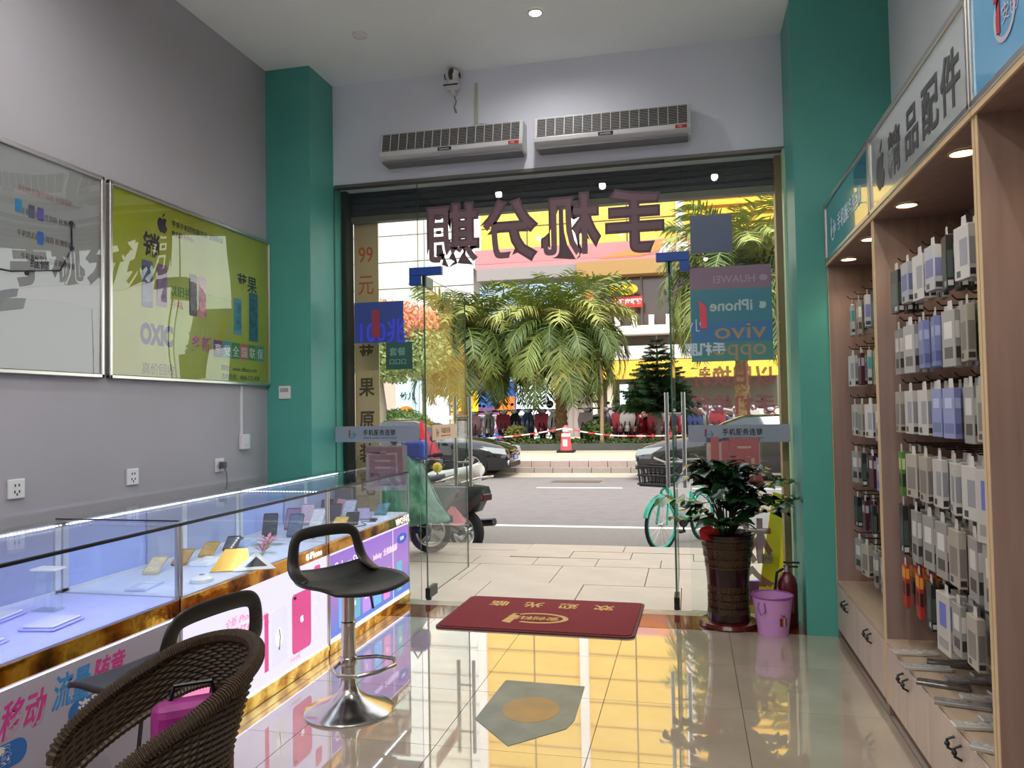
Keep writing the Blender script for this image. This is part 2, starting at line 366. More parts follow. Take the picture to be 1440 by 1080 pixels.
# ------------------------------------------------------------ roller shutter housing outside
rs = thing('roller_shutter', 'rolled up dark grey roller shutter above the shop door', 'shutter', (0, YG+.25, 2.86))
SH = mat('shutter_grey', '#353a41', .45, .3)
for k in range(5):
    b = MB(); b.prism([(0, 0), (.012, .012), (.012, .04), (0, .052)], (-2.52, 0, .0+.052*k), -Y, Z, -3.12); b.build('slat', SH, rs)
box('bottom_bar', mat('shutter_bar', '#6d6a60', .4, .4), rs, -2.52, .6, -.03, .04, -.045, 0)
# ------------------------------------------------------------ ceiling downlights
LENS = emis('lamp_lens', '#fff1dc', 25); CANW = mat('white_enamel', '#e8e6e0', .4)
def downlight(x, y, z, r, watt, label, group, on=True, col=(1, .98, .96), spot=170):
    t = thing('downlight', label, 'ceiling light', (x, y, z), 0, group)
    MB().lathe([(r*.72, -.002), (r, -.002), (r*1.0, -.008), (r*.75, -.012), (r*.72, -.008)], n=24, caps=False).build('bezel', CANW, t, smooth=True)
    MB().lathe([(.001, -.006), (r*.74, -.006)], n=20, caps=False).build('lens', LENS if on else CANW, t)
    if on:
        l = bpy.data.lights.new('lamp', 'SPOT'); l.energy = watt; l.color = col; l.spot_size = math.radians(spot); l.spot_blend = .7; l.shadow_soft_size = r*.7
        o = bpy.data.objects.new('lamp', l); COL.objects.link(o); o.parent = t; o.location = (0, 0, -.03)
    return t
xs = {-2.03: 'left', -.87: 'middle', .31: 'right'}
for yy, row in ((4.61, 'door'), (2.25, 'second'), (-.1, 'third'), (-2.4, 'back')):
    for x_, s in xs.items():
        if row == 'door': lb = {'left': 'small unlit round ceiling downlight near the left green pillar', 'middle': 'lit round ceiling downlight above the doormat, the bright one in view', 'right': 'small unlit round ceiling downlight near the right green pillar'}[s]
        else: lb = f'round ceiling downlight, {s} column of the {row} row'
        downlight(x_, yy, ZC, .05, DOWNLIGHT_W*(.32 if row == 'door' else 1), lb, 'ceiling downlights', on=not (row == 'door' and s != 'middle'))
# ============================================================ OUTSIDE
ZR = -.3
ASPH = mat('asphalt', '#7d7571', .85, bump=.2, bscale=80, var=.08, vscale=4)
GRAV = mat('gutter_concrete', '#857d74', .9, bump=.3, bscale=90, var=.18, vscale=40)
PAVE = mat('beige_paving_stone', '#c2b19e', .6, bump=.1, bscale=40, var=.07, vscale=3)
PJ = mat('paving_joint', '#8e8274', .9)
LINE = mat('road_paint', '#e6e2da', .6, var=.08, vscale=20)
gr = tag(box('ground', PJ, None, -40, 30, YG+.012, 8.35, -.5, -.135), kind='structure')
pc = {}
def slab(par, name, m, x, y, w, d, z0, z1, g=.004):
    k = (name, m.name, round(w, 3), round(d, 3), round(z1-z0, 3))
    if k not in pc:
        b = MB().box(g, w-g, g, d-g, z0-z1, 0); me = bpy.data.meshes.new(name); me.from_pydata(b.v, [], b.f); me.materials.append(m); pc[k] = me
    o = link(name, pc[k], par); o.location = (x, y, z1); return o
for j, (ya, yb) in enumerate(((YG+.012, 5.72), (5.72, 6.5), (6.5, 7.25), (7.25, 7.62), (7.62, 7.98), (7.98, 8.35))):
    wd = (.8, .8, .8, .6, .6, 1.0)[j]; n = int(9/wd)
    for i in range(n): slab(gr, 'paving_slab', PAVE, -6+i*wd+(.3 if j % 2 else 0), ya, wd, yb-ya, -.16, -.118+random.uniform(-.004, .004))
box('paving_side', PAVE, gr, -40, -6, YG+.6, 8.35, -.135, -.12); box('paving_side', PAVE, gr, 3.1, 30, YG+.6, 8.35, -.135, -.12)
STEPM = mat('white_step_sheet', '#d8d2c8', .5)
box('step_sheet', STEPM, gr, -1.9, 0, YG+.03, 5.62, -.117, -.1)
for k, tx in enumerate(('热烈欢迎光临本店', '手机服务连锁', '手机服务连锁')):
    text(tx, .06, (-.15-.62*k, 5.48, -.098), -X, -Y, ST, gr, sx=1.1)
emblem(-.1, .02, .04, (-.95, 5.45, -.098), -X, -Y, LRED, LTEAL, gr); emblem(.0, .02, .045, (-.32, 5.45, -.098), -X, -Y, LRED, LTEAL, gr)
tag(box('road', ASPH, None, -60, 50, 8.35, 20.0, -.6, ZR), kind='structure')
rd = bpy.data.objects['road']
box('gutter', GRAV, rd, -60, 50, 8.35, 10.75, ZR-.01, ZR+.004); box('gutter', mat('light_gutter', '#b5a795', .8, var=.08, vscale=8), rd, -60, 50, 18.6, 20.0, ZR-.01, ZR+.004)
box('lane_line', LINE, rd, -60, 50, 10.75, 10.9, ZR-.01, ZR+.006)
for k in range(9): box('lane_dash', LINE, rd, -16+3.2*k, -14.2+3.2*k, 16.1, 16.22, ZR, ZR+.004)
box('drain_cover', mat('drain_iron', '#6b5f52', .6, .3), rd, -3.1, -2.0, 17.3, 17.75, ZR, ZR+.008)
# far pavement with two rows of kerb stones
FP = mat('far_pavement', '#cbbda4', .7, var=.06, vscale=1.5)
fp = tag(box('ground', FP, None, -60, 50, 20.25, 60, -.6, -.01), kind='structure')
KP = mat('pink_kerb_stone', '#b09a92', .7, var=.06, vscale=6); KG = mat('grey_kerb_stone', '#9d9488', .7, var=.06, vscale=6)
for k in range(34):
    slab(fp, 'kerb_stone', KG, -11+.5*k, 19.86, .5, .3, -.31, -.165, .008)
    slab(fp, 'kerb_stone', KP, -11.1+.5*k, 20.05, .5, .3, -.165, -.005, .008)
# planter bed
pb = thing('planter_wall', 'long low dark stone planter wall in front of the far scooters', 'planter', (0, 25.3, -.01))
box('stone_face', mat('dark_planter_stone', '#4b4f4a', .5, var=.12, vscale=2), pb, -22, 9, 0, .25, 0, .22)
box('soil', mat('dark_soil', '#2e261c', .95, bump=.4), fp, -22, 9, 25.56, 27.6, -.02, .15); box('parking_slab', FP, fp, -22, 9, 27.6, 30.6, -.02, .15)
# ------------------------------------------------------------ facade
FY = 38
PW = mat('white_cladding_panel', '#e9e9e4', .5); PY = mat('yellow_cladding_panel', '#ecc455', .45, var=.05, vscale=.4)
PJN = mat('panel_joint', '#8f8b80', .8); PIL = mat('white_pilaster', '#ece7dd', .5); BRN = mat('brown_soffit', '#6a3d28', .6)
fb = thing('department_store', 'large yellow and white clad store building across the road', 'building', (0, FY, 0))
box('core_wall', PJN, fb, -24, 14, .12, 2, -.1, 22)
def panel(m, x0, x1, z0, z1, dy=0, name='cladding_panel', g=.035):
    return slab2(fb, name, m, x0+g, x1-g, dy, dy+.11, z0+g, z1-g)
sc_ = {}
def slab2(par, name, m, x0, x1, y0, y1, z0, z1):
    k = (name, m.name, round(x1-x0, 3), round(y1-y0, 3), round(z1-z0, 3))
    if k not in sc_:
        b = MB().box(0, x1-x0, 0, y1-y0, 0, z1-z0); me = bpy.data.meshes.new(name); me.from_pydata(b.v, [], b.f); me.materials.append(m); sc_[k] = me
    o = link(name, sc_[k], par); o.location = (x0, y0, z0); return o
for r in range(12):
    for c in range(5): panel(PW, -24+2.68*c, -24+2.68*(c+1), 5.0+1.4*r, 5.0+1.4*(r+1))
for r in range(11):
    for c in range(8):
        x0 = -10.3+2.5*c+(.35 if c > 3 else 0)
        panel(PY, x0, x0+2.5, 9.45+1.15*r, 9.45+1.15*(r+1))
for x in (-10.6, -5.5, -.45, 4.6): slab2(fb, 'pilaster', PIL, x, x+.42, -.25, 0.1, 8.6 if x < -1 else 9.3, 22)
PK = mat('pink_sign_board', '#c98285', .5); slab2(fb, 'sign_band', PK, -10.4, 1.9, -.5, .1, 8.45, 9.42)
poly([(0, .15), (2.1, .15), (4.6, .85), (3.2, .9)], (-4.2, FY-.52, 8.5), X, Z, mat('orange_sign_sweep', '#d8884a', .5), None, 'tmp').parent = fb
bpy.data.objects['tmp'].location = (0, -FY, 0); bpy.data.objects['tmp'].name = 'sign_sweep'
o = text('必胜', .75, (-1.25, -.53, 8.62), X, Z, PIL, fb, bold=.03); 
text('客', .75, (.35, -.53, 8.62), X, Z, PIL, fb, bold=.03)
# terrace with brown glass
YB = mat('yellow_fascia', '#efc24a', .5); WB = mat('white_fascia', '#dcd8d4', .5); GB = mat('grey_fascia', '#a9a7b3', .5)
BG = mat('brown_window_glass', '#4a3a30', .15, spec=.8); MUL = mat('dark_mullion', '#5b5048', .5)
slab2(fb, 'soffit', mat('ochre_soffit', '#a5824e', .6), -5.2, 4, -.9, .1, 7.75, 8.45); slab2(fb, 'grey_soffit', mat('grey_soffit', '#8f8a86', .6), -10.3, -5.2, -.6, .1, 7.85, 8.45)
slab2(fb, 'terrace_back', BG, -5.2, 4, .02, .1, 4.9, 7.75)
for k in range(7): slab2(fb, 'mullion', MUL, -5.2+1.5*k, -5.1+1.5*k, -.3, -.2, 4.9, 7.75)
slab2(fb, 'terrace_edge', PIL, -5.3, 4, -1.1, .1, 4.85, 5.25); slab2(fb, 'terrace_strip', BG, -5.3, 4, 0, .1, 4.35, 4.85)
for k in range(12): slab2(fb, 'baluster', PIL, -5.0+.8*k, -4.75+.8*k, -1.0, -.8, 5.25, 5.75)
slab2(fb, 'terrace_fascia', WB, -6.3, 4, -1.0, .1, 3.65, 4.3); slab2(fb, 'yellow_fascia', YB, -6.3, 4, -1.2, .1, 2.75, 3.6)
# red shop sign with a golden fish above it
slab2(fb, 'red_sign', mat('red_sign_board', '#b82a28', .5), -3.5, -2.05, -1.3, -1.2, 6.1, 6.62)
text('石锅海鲜馆', .27, (-3.42, -1.31, 6.28), X, Z, PIL, fb, bold=.01)
YF = mat('golden_fish', '#e2b21c', .5)
MB().prism(ell(0, 0, .5, .27)+[], (-2.75, -1.3, 6.95), X, Z, .12).build('fish_body', YF, fb, recalc=True)
MB().prism([(0, 0), (-.45, .3), (-.38, 0), (-.45, -.25)], (-3.15, -1.3, 6.95), X, Z, .12).build('fish_tail', YF, fb, recalc=True)
slab2(fb, 'orange_lamp_box', mat('orange_sign', '#d8752a', .5), -4.75, -4.35, -1.2, -1.0, 6.4, 6.95)
# sky-lit glazing left of the terrace and shop fronts on the ground floor
SKG = mat('pale_sky_glass', '#9fb6d4', .04, spec=1.0, metal=.6);  # pale blue base colour stands in for the reflected sky
for i in range(4):
    for j in range(3): slab2(fb, 'window_pane', SKG, -10.3+1.27*i, -9.1+1.27*i, .0, .1, 3.9+1.28*j, 5.1+1.28*j)
slab2(fb, 'grey_lintel', GB, -13, -5.3, -.6, .1, 3.0, 3.8)
LIT = emis('lit_shop_interior', '#e8fbff', 1.5)
slab2(fb, 'shop_window', LIT, -8.9, -6.5, .0, .1, .1, 3.0); slab2(fb, 'grey_shop_door', mat('grey_shop_door', '#a89d98', .5), -6.3, -4.6, -.1, .1, 0, 3.0)
for k in range(6): slab2(fb, 'door_rib', mat('grey_rib', '#978c88', .5), -6.2+.28*k, -6.14+.28*k, -.14, -.1, 0, 3)
slab2(fb, 'shop_window', LIT, -13.2, -11.9, 0, .1, .1, 3.0)
for k in range(4): slab2(fb, 'white_column', PIL, (-6.5, -4.6, -3.9, -11.9)[k], (-6.3, -4.4, -3.6, -11.6)[k], -.3, .1, 0, 3.0)
slab2(fb, 'dark_shop_front', mat('dark_shop_front', '#4c463e', .6), -4.4, 4, .0, .1, 0, 2.75); slab2(fb, 'lit_poster', LIT, -3.3, -2.9, -.1, 0, 1.2, 2.5)
slab2(fb, 'beige_wall', mat('beige_stone', '#c3ada0', .7, var=.04), -24, -13.2, -.1, .1, 0, 5.0)
for k in range(5): slab2(fb, 'stone_joint', PJN, -17.5+.95*k, -17.47+.95*k, -.13, -.1, 0, 5)
# advertising hoardings
YA = mat('yellow_ad', '#f0c41e', .5); BA = mat('blue_ad', '#2b5fae', .5); OA = mat('orange_ad', '#e07b25', .5); PA = mat('purple_ad', '#7b4a78', .5)
hd = thing('hoarding', 'yellow and blue advertising hoarding behind the left palm trunk', 'hoarding', (-10.2, 35, -.01))
box('board', BA, hd, -.9, 2.35, 0, .1, 0, 2.7); box('yellow_print', YA, hd, -.8, .55, -.02, 0, .3, 2.3)
box('purple_print', PA, hd, .55, 1.5, -.02, 0, .3, 1.5); box('orange_print', OA, hd, 1.5, 2.3, -.02, 0, .6, 2.0); box('white_band', WB, hd, -.9, 2.35, -.04, -.02, .95, 1.15)
h2 = thing('poster_stand', 'pale lit poster board with an orange dome beside left door leaf', 'poster', (-13.35, 34, -.01))
box('board', mat('pale_blue_poster', '#bfe0ea', .5), h2, 0, 1.5, 0, .08, .0, 2.9); MB().prism(ell(0, 0, .42, .33), (.5, -.02, 1.3), X, Z, .03).build('orange_dome', OA, h2, recalc=True)
text('幼儿', .38, (.2, -.02, 1.95), X, Z, INK, h2, bold=.01)
bf = thing('barrier_board', 'long white topped red barrier board behind the right scooters', 'barrier', (0, 31, 0))
RB = mat('red_hoarding', '#d2404c', .5); box('red_board', RB, bf, -3.0, -.6, 0, .06, .1, 1.15); box('white_board', WB, bf, -3.4, 4.5, .07, .12, -.01, 1.32); box('white_band', WB, bf, -9.4, -6.3, -.03, .03, .98, 1.14)
text('安全', .3, (-1.5, -.01, .8), X, Z, WB, bf)
# right side building wing seen through the right pane
slab2(fb, 'right_wing', mat('ochre_wing', '#c9a14a', .6), 4.7, 14, -.3, .1, 0, 9.4)
YS = mat('yellow_slat', '#e8b52e', .5)
for k in range(14): slab2(fb, 'slat', YS, -.03, 13, -.55, -.3, 9.6+.42*k, 9.85+.42*k)

# ------------------------------------------------------------ plants
PG = [mat('palm_leaf', '#78893f', .45, var=.25, vscale=1.2), mat('palm_leaf_light', '#9a9f52', .45, var=.2, vscale=1.2), mat('palm_leaf_dark', '#51642c', .5, var=.2, vscale=1.2)]
RACH = mat('palm_rachis', '#b3a860', .6)
def frond_mesh(L, droop, lift, wid, n, mm, seed, m2=RACH):
    rnd = random.Random(seed); b = MB(); pts = []
    x = z = 0; a = lift
    for i in range(n+1):
        pts.append(Vector((x, 0, z))); a -= droop/n*(1.0+.6*i/n); x += L/n*math.cos(a); z += L/n*math.sin(a)
    b.cur = 1; b.tube(pts[::3] if n % 3 == 0 else pts, [.022*(1-.8*i/len(pts[::3] if n % 3 == 0 else pts)) for i in range(len(pts[::3] if n % 3 == 0 else pts))], 4, caps=False); b.cur = 0
    for i in range(2, n):
        t = i/n; d = (pts[i+1]-pts[i-1]).normalized() if i < n else Vector((1, 0, 0)); l = wid*(math.sin(math.pi*min(1, t*.85+.12))**.5)*rnd.uniform(.85, 1.2)
        for s in (-1, 1):
            side = Vector((0, s, 0)); nrm = d.cross(side); dirv = (side*.8+d*.7+nrm*s*.0+Vector((0, 0, rnd.uniform(-.6, .35)))).normalized()
            p = pts[i]; q = p+dirv*l*.5; e = p+dirv*l+Vector((0, 0, -.18*l)); wv = d*.024
            b.add([p-wv, p+wv, q+wv*1.3, q-wv*1.3, e], [(0, 1, 2, 3), (3, 2, 4)])
    me = bpy.data.meshes.new('frond'); me.from_pydata(b.v, [], b.f); me.materials.append(mm); me.materials.append(m2)
    me.polygons.foreach_set('material_index', b.mi); return me
TRK = ramp_mat('palm_trunk', [(.35, '#5a4128'), (.6, '#8a6a42')], 14, .9, bump=.8)
def palm(label, x, y, h, L, n, seed, r=.2, group=None):
    t = thing('palm_tree', label, 'palm tree', (x, y, 0.1), 0, group); rnd = random.Random(seed)
    pr = []
    for i in range(36): z = h*i/35; pr.append((r*(1.12 if i % 2 else .94)*(1.15-.25*min(1, z/h*2)), z))
    MB().lathe(pr, n=14).build('trunk', TRK, t, smooth=False)
    b = MB()
    for k in range(40): a = rnd.uniform(0, 6.28); e = rnd.uniform(.1, .5); b.tube([(0, 0, h-.15), (.35*math.cos(a), .35*math.sin(a), h-.05), (e*1.4*math.cos(a), e*1.4*math.sin(a), h-.3-rnd.random()*.25)], .02, 4)
    tag(b.build('fruit_stalks', mat('orange_stalk', '#c98d3a', .6), t), kind='stuff')
    types = [frond_mesh(L, dr, li, L*.24, 54, PG[k % 3], seed+k) for k, (dr, li) in enumerate(((1.0, 1.35), (1.5, 1.15), (1.9, .95), (2.1, .7), (2.0, .4), (1.5, .0)))]
    for k in range(n):
        ti = min(5, int(6*k/n)); o = link('frond', types[ti], t); o.location = (0, 0, h-.05)
        o.rotation_euler = (rnd.uniform(-.2, .2), rnd.uniform(-.12, .12), k*2.39996+rnd.uniform(-.2, .2)); o.scale = [rnd.uniform(.85, 1.08)]*3
    return t
palm('full crowned date palm standing in the middle behind the traffic cone', -4.42, 27.0, 3.65, 3.3, 96, 11)
palm('date palm partly hidden by the left open door leaf', -7.95, 27.2, 3.7, 3.1, 84, 31)
palm('date palm seen through the posters of the right glass pane', 1.5, 23.5, 4.9, 3.2, 80, 51)
# dark conifer
NG = mat('conifer_needles', '#27451f', .6, var=.3, vscale=3)
cf = thing('conifer_tree', 'dark green tiered conifer beside the right door leaf', 'tree', (-1.05, 26.75, .1)); rnd = random.Random(5)
MB().tube([(0, 0, 0), (0, 0, 3.7)], [.09, .02], 8).build('trunk', mat('grey_bark', '#6f665a', .9, bump=.5), cf)
cb = [frond_mesh(1.5, .25, .15+.12*k, .36, 60, NG, 200+k, NG) for k in range(3)]
for w_ in range(12):
    for k in range(12):
        o = link('branch', cb[(w_+k) % 3], cf); o.location = (0, 0, 1.15+.215*w_); s = 1.0-.072*w_; o.scale = (s, s, s); o.rotation_euler = (rnd.uniform(-.3, .3), rnd.uniform(-.1, .15), k*.5236+w_*.35)
def leaf_cloud(name, m, parent, c, rad, n, size, seed):
    rnd = random.Random(seed); b = MB(); c = Vector(c)
    for _ in range(n):
        while True:
            p = Vector((rnd.uniform(-1, 1), rnd.uniform(-1, 1), rnd.uniform(-1, 1)))
            if .2 < p.length < 1: break
        p = c+Vector((p.x*rad[0], p.y*rad[1], p.z*rad[2])); u = Vector((rnd.uniform(-1, 1), rnd.uniform(-1, 1), rnd.uniform(-1, 1))).normalized(); v = u.orthogonal().normalized(); s = size*rnd.uniform(.6, 1.3)
        b.add([p-u*s, p+v*s*.45, p+u*s, p-v*s*.45], [(0, 1, 2, 3)])
    return tag(b.build(name, m, parent), kind='stuff')
BARK = mat('pale_bark', '#8d8274', .9, bump=.6, bscale=12)
st = thing('street_tree', 'street tree with pink orange flowering crown behind the left pane', 'tree', (-10.1, 24.3, 0))
MB().tube([(0, 0, 0), (.05, 0, 1.5), (-.1, 0, 2.8), (.1, .1, 3.9)], [.2, .17, .14, .06], 10).build('trunk', BARK, st, smooth=True)
for k in range(5): a = k*1.3; MB().tube([(0, 0, 2.3+.15*k), (.7*math.cos(a), .7*math.sin(a), 3.1+.15*k), (1.5*math.cos(a), 1.5*math.sin(a), 4.1)], [.08, .06, .02], 6).build('branch', BARK, st)
leaf_cloud('green_foliage', mat('tree_leaf', '#8fa062', .5, var=.3, vscale=2), st, (.6, 0, 3.3), (1.9, 1.4, 1.0), 5200, .085, 1)
leaf_cloud('pink_blossom', mat('pink_blossom', '#e2906a', .5, var=.2, vscale=2), st, (.2, 0, 4.35), (1.9, 1.4, .75), 4200, .08, 2)
b1 = thing('bush', 'rounded green bush above the car roof behind the left pane', 'bush', (-9.7, 24.9, .05)); leaf_cloud('foliage', mat('bush_leaf', '#6a8c43', .5, var=.3, vscale=4), b1, (0, 0, .75), (1.3, .8, .68), 5000, .06, 3)
MB().tube([(0, 0, 0), (0, 0, .7)], .05, 6).build('stem', BARK, b1)
b2 = thing('shrub', 'dark green spiky shrub to the right of the middle palm trunk', 'shrub', (-3.1, 26.4, .15)); leaf_cloud('foliage', mat('shrub_leaf', '#4c5d2a', .5, var=.3, vscale=4), b2, (0, 0, .45), (.5, .45, .4), 1300, .07, 4)
b3 = thing('shrub', 'olive green low shrub to the left of the middle palm trunk', 'shrub', (-5.9, 26.2, .15)); leaf_cloud('foliage', mat('shrub_leaf2', '#6b6a34', .5, var=.3, vscale=4), b3, (0, 0, .35), (.4, .4, .32), 900, .07, 5)
gc = leaf_cloud('ground_cover', mat('ground_cover_leaf', '#4a5a28', .6, var=.3, vscale=3), None, (-5, 26.5, .24), (12, .8, .1), 7000, .06, 6)
tag(gc, 'low green ground cover growing in the long planter', 'ground cover', kind='stuff')
for (x, lb) in ((-9.2, 'thin pole behind the left door leaf'), (-2.9, 'slim tan street trunk right of the middle palm')):
    t = thing('sapling', lb, 'tree', (x, 26.0, .15)); MB().tube([(0, 0, 0), (.03, 0, 1.4), (0, 0, 3.0)], [.07, .06, .04], 8).build('trunk', mat('tan_bark', '#a58b6a', .9, bump=.5), t)
    leaf_cloud('foliage', mat('sapling_leaf', '#6f8040', .5, var=.3), t, (0, 0, 3.1), (.6, .5, .5), 700, .07, int(-x*10))
# ============================================================ VEHICLES
TYRE = mat('tyre', '#17171a', .85); DARKM = mat('dark_metal', '#3a3a3c', .4, .8); SEATB = mat('black_seat', '#141416', .55)
LAMPG = mat('lamp_glass', '#c9d2d6', .1, .3); MIR = mat('mirror_back', '#202022', .3)
def wheel(parent, x, z, r, w, name='wheel', spokes=5, loc_y=0, m_t=TYRE, m_r=ALU, mudg=None):
    e = bpy.data.objects.new(name, None)
    b = MB().lathe([(r*.68, -w*.42), (r*.93, -w*.5), (r, -w*.3), (r, w*.3), (r*.93, w*.5), (r*.68, w*.42), (r*.68, -w*.42)], (x, loc_y, z), 28, axis='y', caps=False)
    t = b.build(name, m_t, parent, smooth=True, recalc=True)
    b = MB().lathe([(r*.70, -w*.44), (r*.62, -w*.40), (r*.62, w*.40), (r*.70, w*.44)], (x, loc_y, z), 28, axis='y', caps=False)
    b.cyl((x, loc_y-w*.45, z), (x, loc_y+w*.45, z), r*.15, n=12)
    for k in range(spokes):
        a = 2*math.pi*k/spokes+.3
        for da in (-.1, .1): b.tube([(x+r*.1*math.cos(a), loc_y-w*.38, z+r*.1*math.sin(a)), (x+r*.66*math.cos(a+da), loc_y-w*.42, z+r*.66*math.sin(a+da))], r*.045, 5)
    b.build('rim', m_r, t, smooth=True); bpy.data.objects.remove(e); return t
def loft(secs, name, mats, parent, caps=True, mi=None, smooth=True, bev=0):
    n = len(secs[0]); b = MB(); vs = [v for s in secs for v in s]; fs = []; ms = []
    for i in range(len(secs)-1):
        for k in range(n):
            fs.append((i*n+k, i*n+(k+1) % n, (i+1)*n+(k+1) % n, (i+1)*n+k)); ms.append(mi(i, k) if mi else 0)
    if caps: fs += [tuple(range(n-1, -1, -1)), tuple(range((len(secs)-1)*n, len(secs)*n))]; ms += [0, 0]
    b.add(vs, fs); b.mi = ms; return b.build(name, mats, parent, smooth=smooth, recalc=True)
def sedan(label, x, y, flip, col, plate):
    t = thing('car', label, 'car', (x, y, ZR), math.pi if flip else 0, None)
    P = mat('car_paint_'+col[1:], col, .12, .3, coat=1); GL = mat('dark_car_glass', '#1b2126', .04, spec=1); BLK = mat('black_trim', '#0d0d0f', .5)
    # stations from nose (+x) to tail: x, half width, belt z, roof z (0 = none), hood z
    st = [(2.22, .58, .55, .60), (2.16, .72, .62, .70), (2.0, .82, .66, .80), (1.6, .88, .74, .90), (1.1, .9, .80, .97), (.75, .9, .84, 1.02), (.2, .9, .90, 1.30), (-.2, .9, .90, 1.44), (-.9, .9, .91, 1.46), (-1.4, .89, .92, 1.36), (-1.85, .87, .92, 1.10), (-2.1, .82, .88, 1.0), (-2.25, .7, .82, .88), (-2.3, .6, .6, .7)]
    secs = []
    for (sx_, hw, bz, rz_) in st:
        lo = .2 if abs(sx_) < 2.1 else .28; k = .72 if rz_ > 1.05 else .82
        ring = [(-hw*.92, lo), (-hw, .42), (-hw, bz-.08), (-hw*.96, bz), (-hw*k, rz_-.04), (-hw*k*.8, rz_), (0, rz_+.015), (hw*k*.8, rz_), (hw*k, rz_-.04), (hw*.96, bz), (hw, bz-.08), (hw, .42), (hw*.92, lo), (0, lo)]
        secs.append([(sx_, a, z) for a, z in ring])
    def mi(i, k):
        if 5 <= i <= 9 and k in (3, 8): return 1
        if i in (5,) and k in (4, 5, 6, 7): return 1
        if i in (9,) and k in (4, 5, 6, 7): return 1
        return 0
    loft(secs, 'body', [P, GL], t, mi=mi)
    for wx in (1.35, -1.35):
        for s in (-1, 1):
            MB().cyl((wx, s*.70, .33), (wx, s*.915, .33), .37, n=28).build('wheel_arch', BLK, t)
            w = wheel(t, wx, .325, .325, .2, spokes=6, loc_y=s*.84)
    for s in (-1, 1):
        MB().prism([(0, 0), (.34, -.04), (.30, .1), (-.28, .16)], (1.85, s*.82, .62), X, Z, -.02*s).build('headlight', LAMPG, t, recalc=True)
        MB().cyl((2.12, s*.62, .38), (2.2, s*.6, .38), .06, n=12).build('fog_lamp', LAMPG, t)
        b = MB().sph((.62, s*1.0, .98), .1, sc=(1, .8, .7)).build('door_mirror', P, t, smooth=True)
        b = MB().box(.5, .52, s*.905-.003, s*.905+.003, .3, .9); b.box(-.45, -.43, s*.905-.003, s*.905+.003, .3, .9); b.build('door_seam', BLK, t)
        MB().box(-.2, 0, s*.91-.01, s*.91+.012, .76, .79).build('door_handle', ALU, t, bev=.004)
    b = MB()
    for k in range(4): b.box(2.17, 2.235-.004*k, -.4, .4, .44+.045*k, .455+.045*k)
    b.build('grille', CHROME, t)
    MB().box(2.12, 2.225, -.56, .56, .25, .36).build('lower_intake', BLK, t)
    q = box('number_plate', mat('blue_plate', '#3556a8', .4), t, 2.235, 2.245, -.22, .22, .42, .55)
    text(plate, .11, (2.247, -.19, .45), Y, Z, WB, q, sx=.85)
    return t
sedan('black sedan with its nose towards the cone, behind the left door leaf', -6.52, 19.0, False, '#1b1c1c', 'A·B528')
sedan('grey black sedan whose nose shows behind the right door handle', .98, 18.5, True, '#2a2926', 'A·6K17')

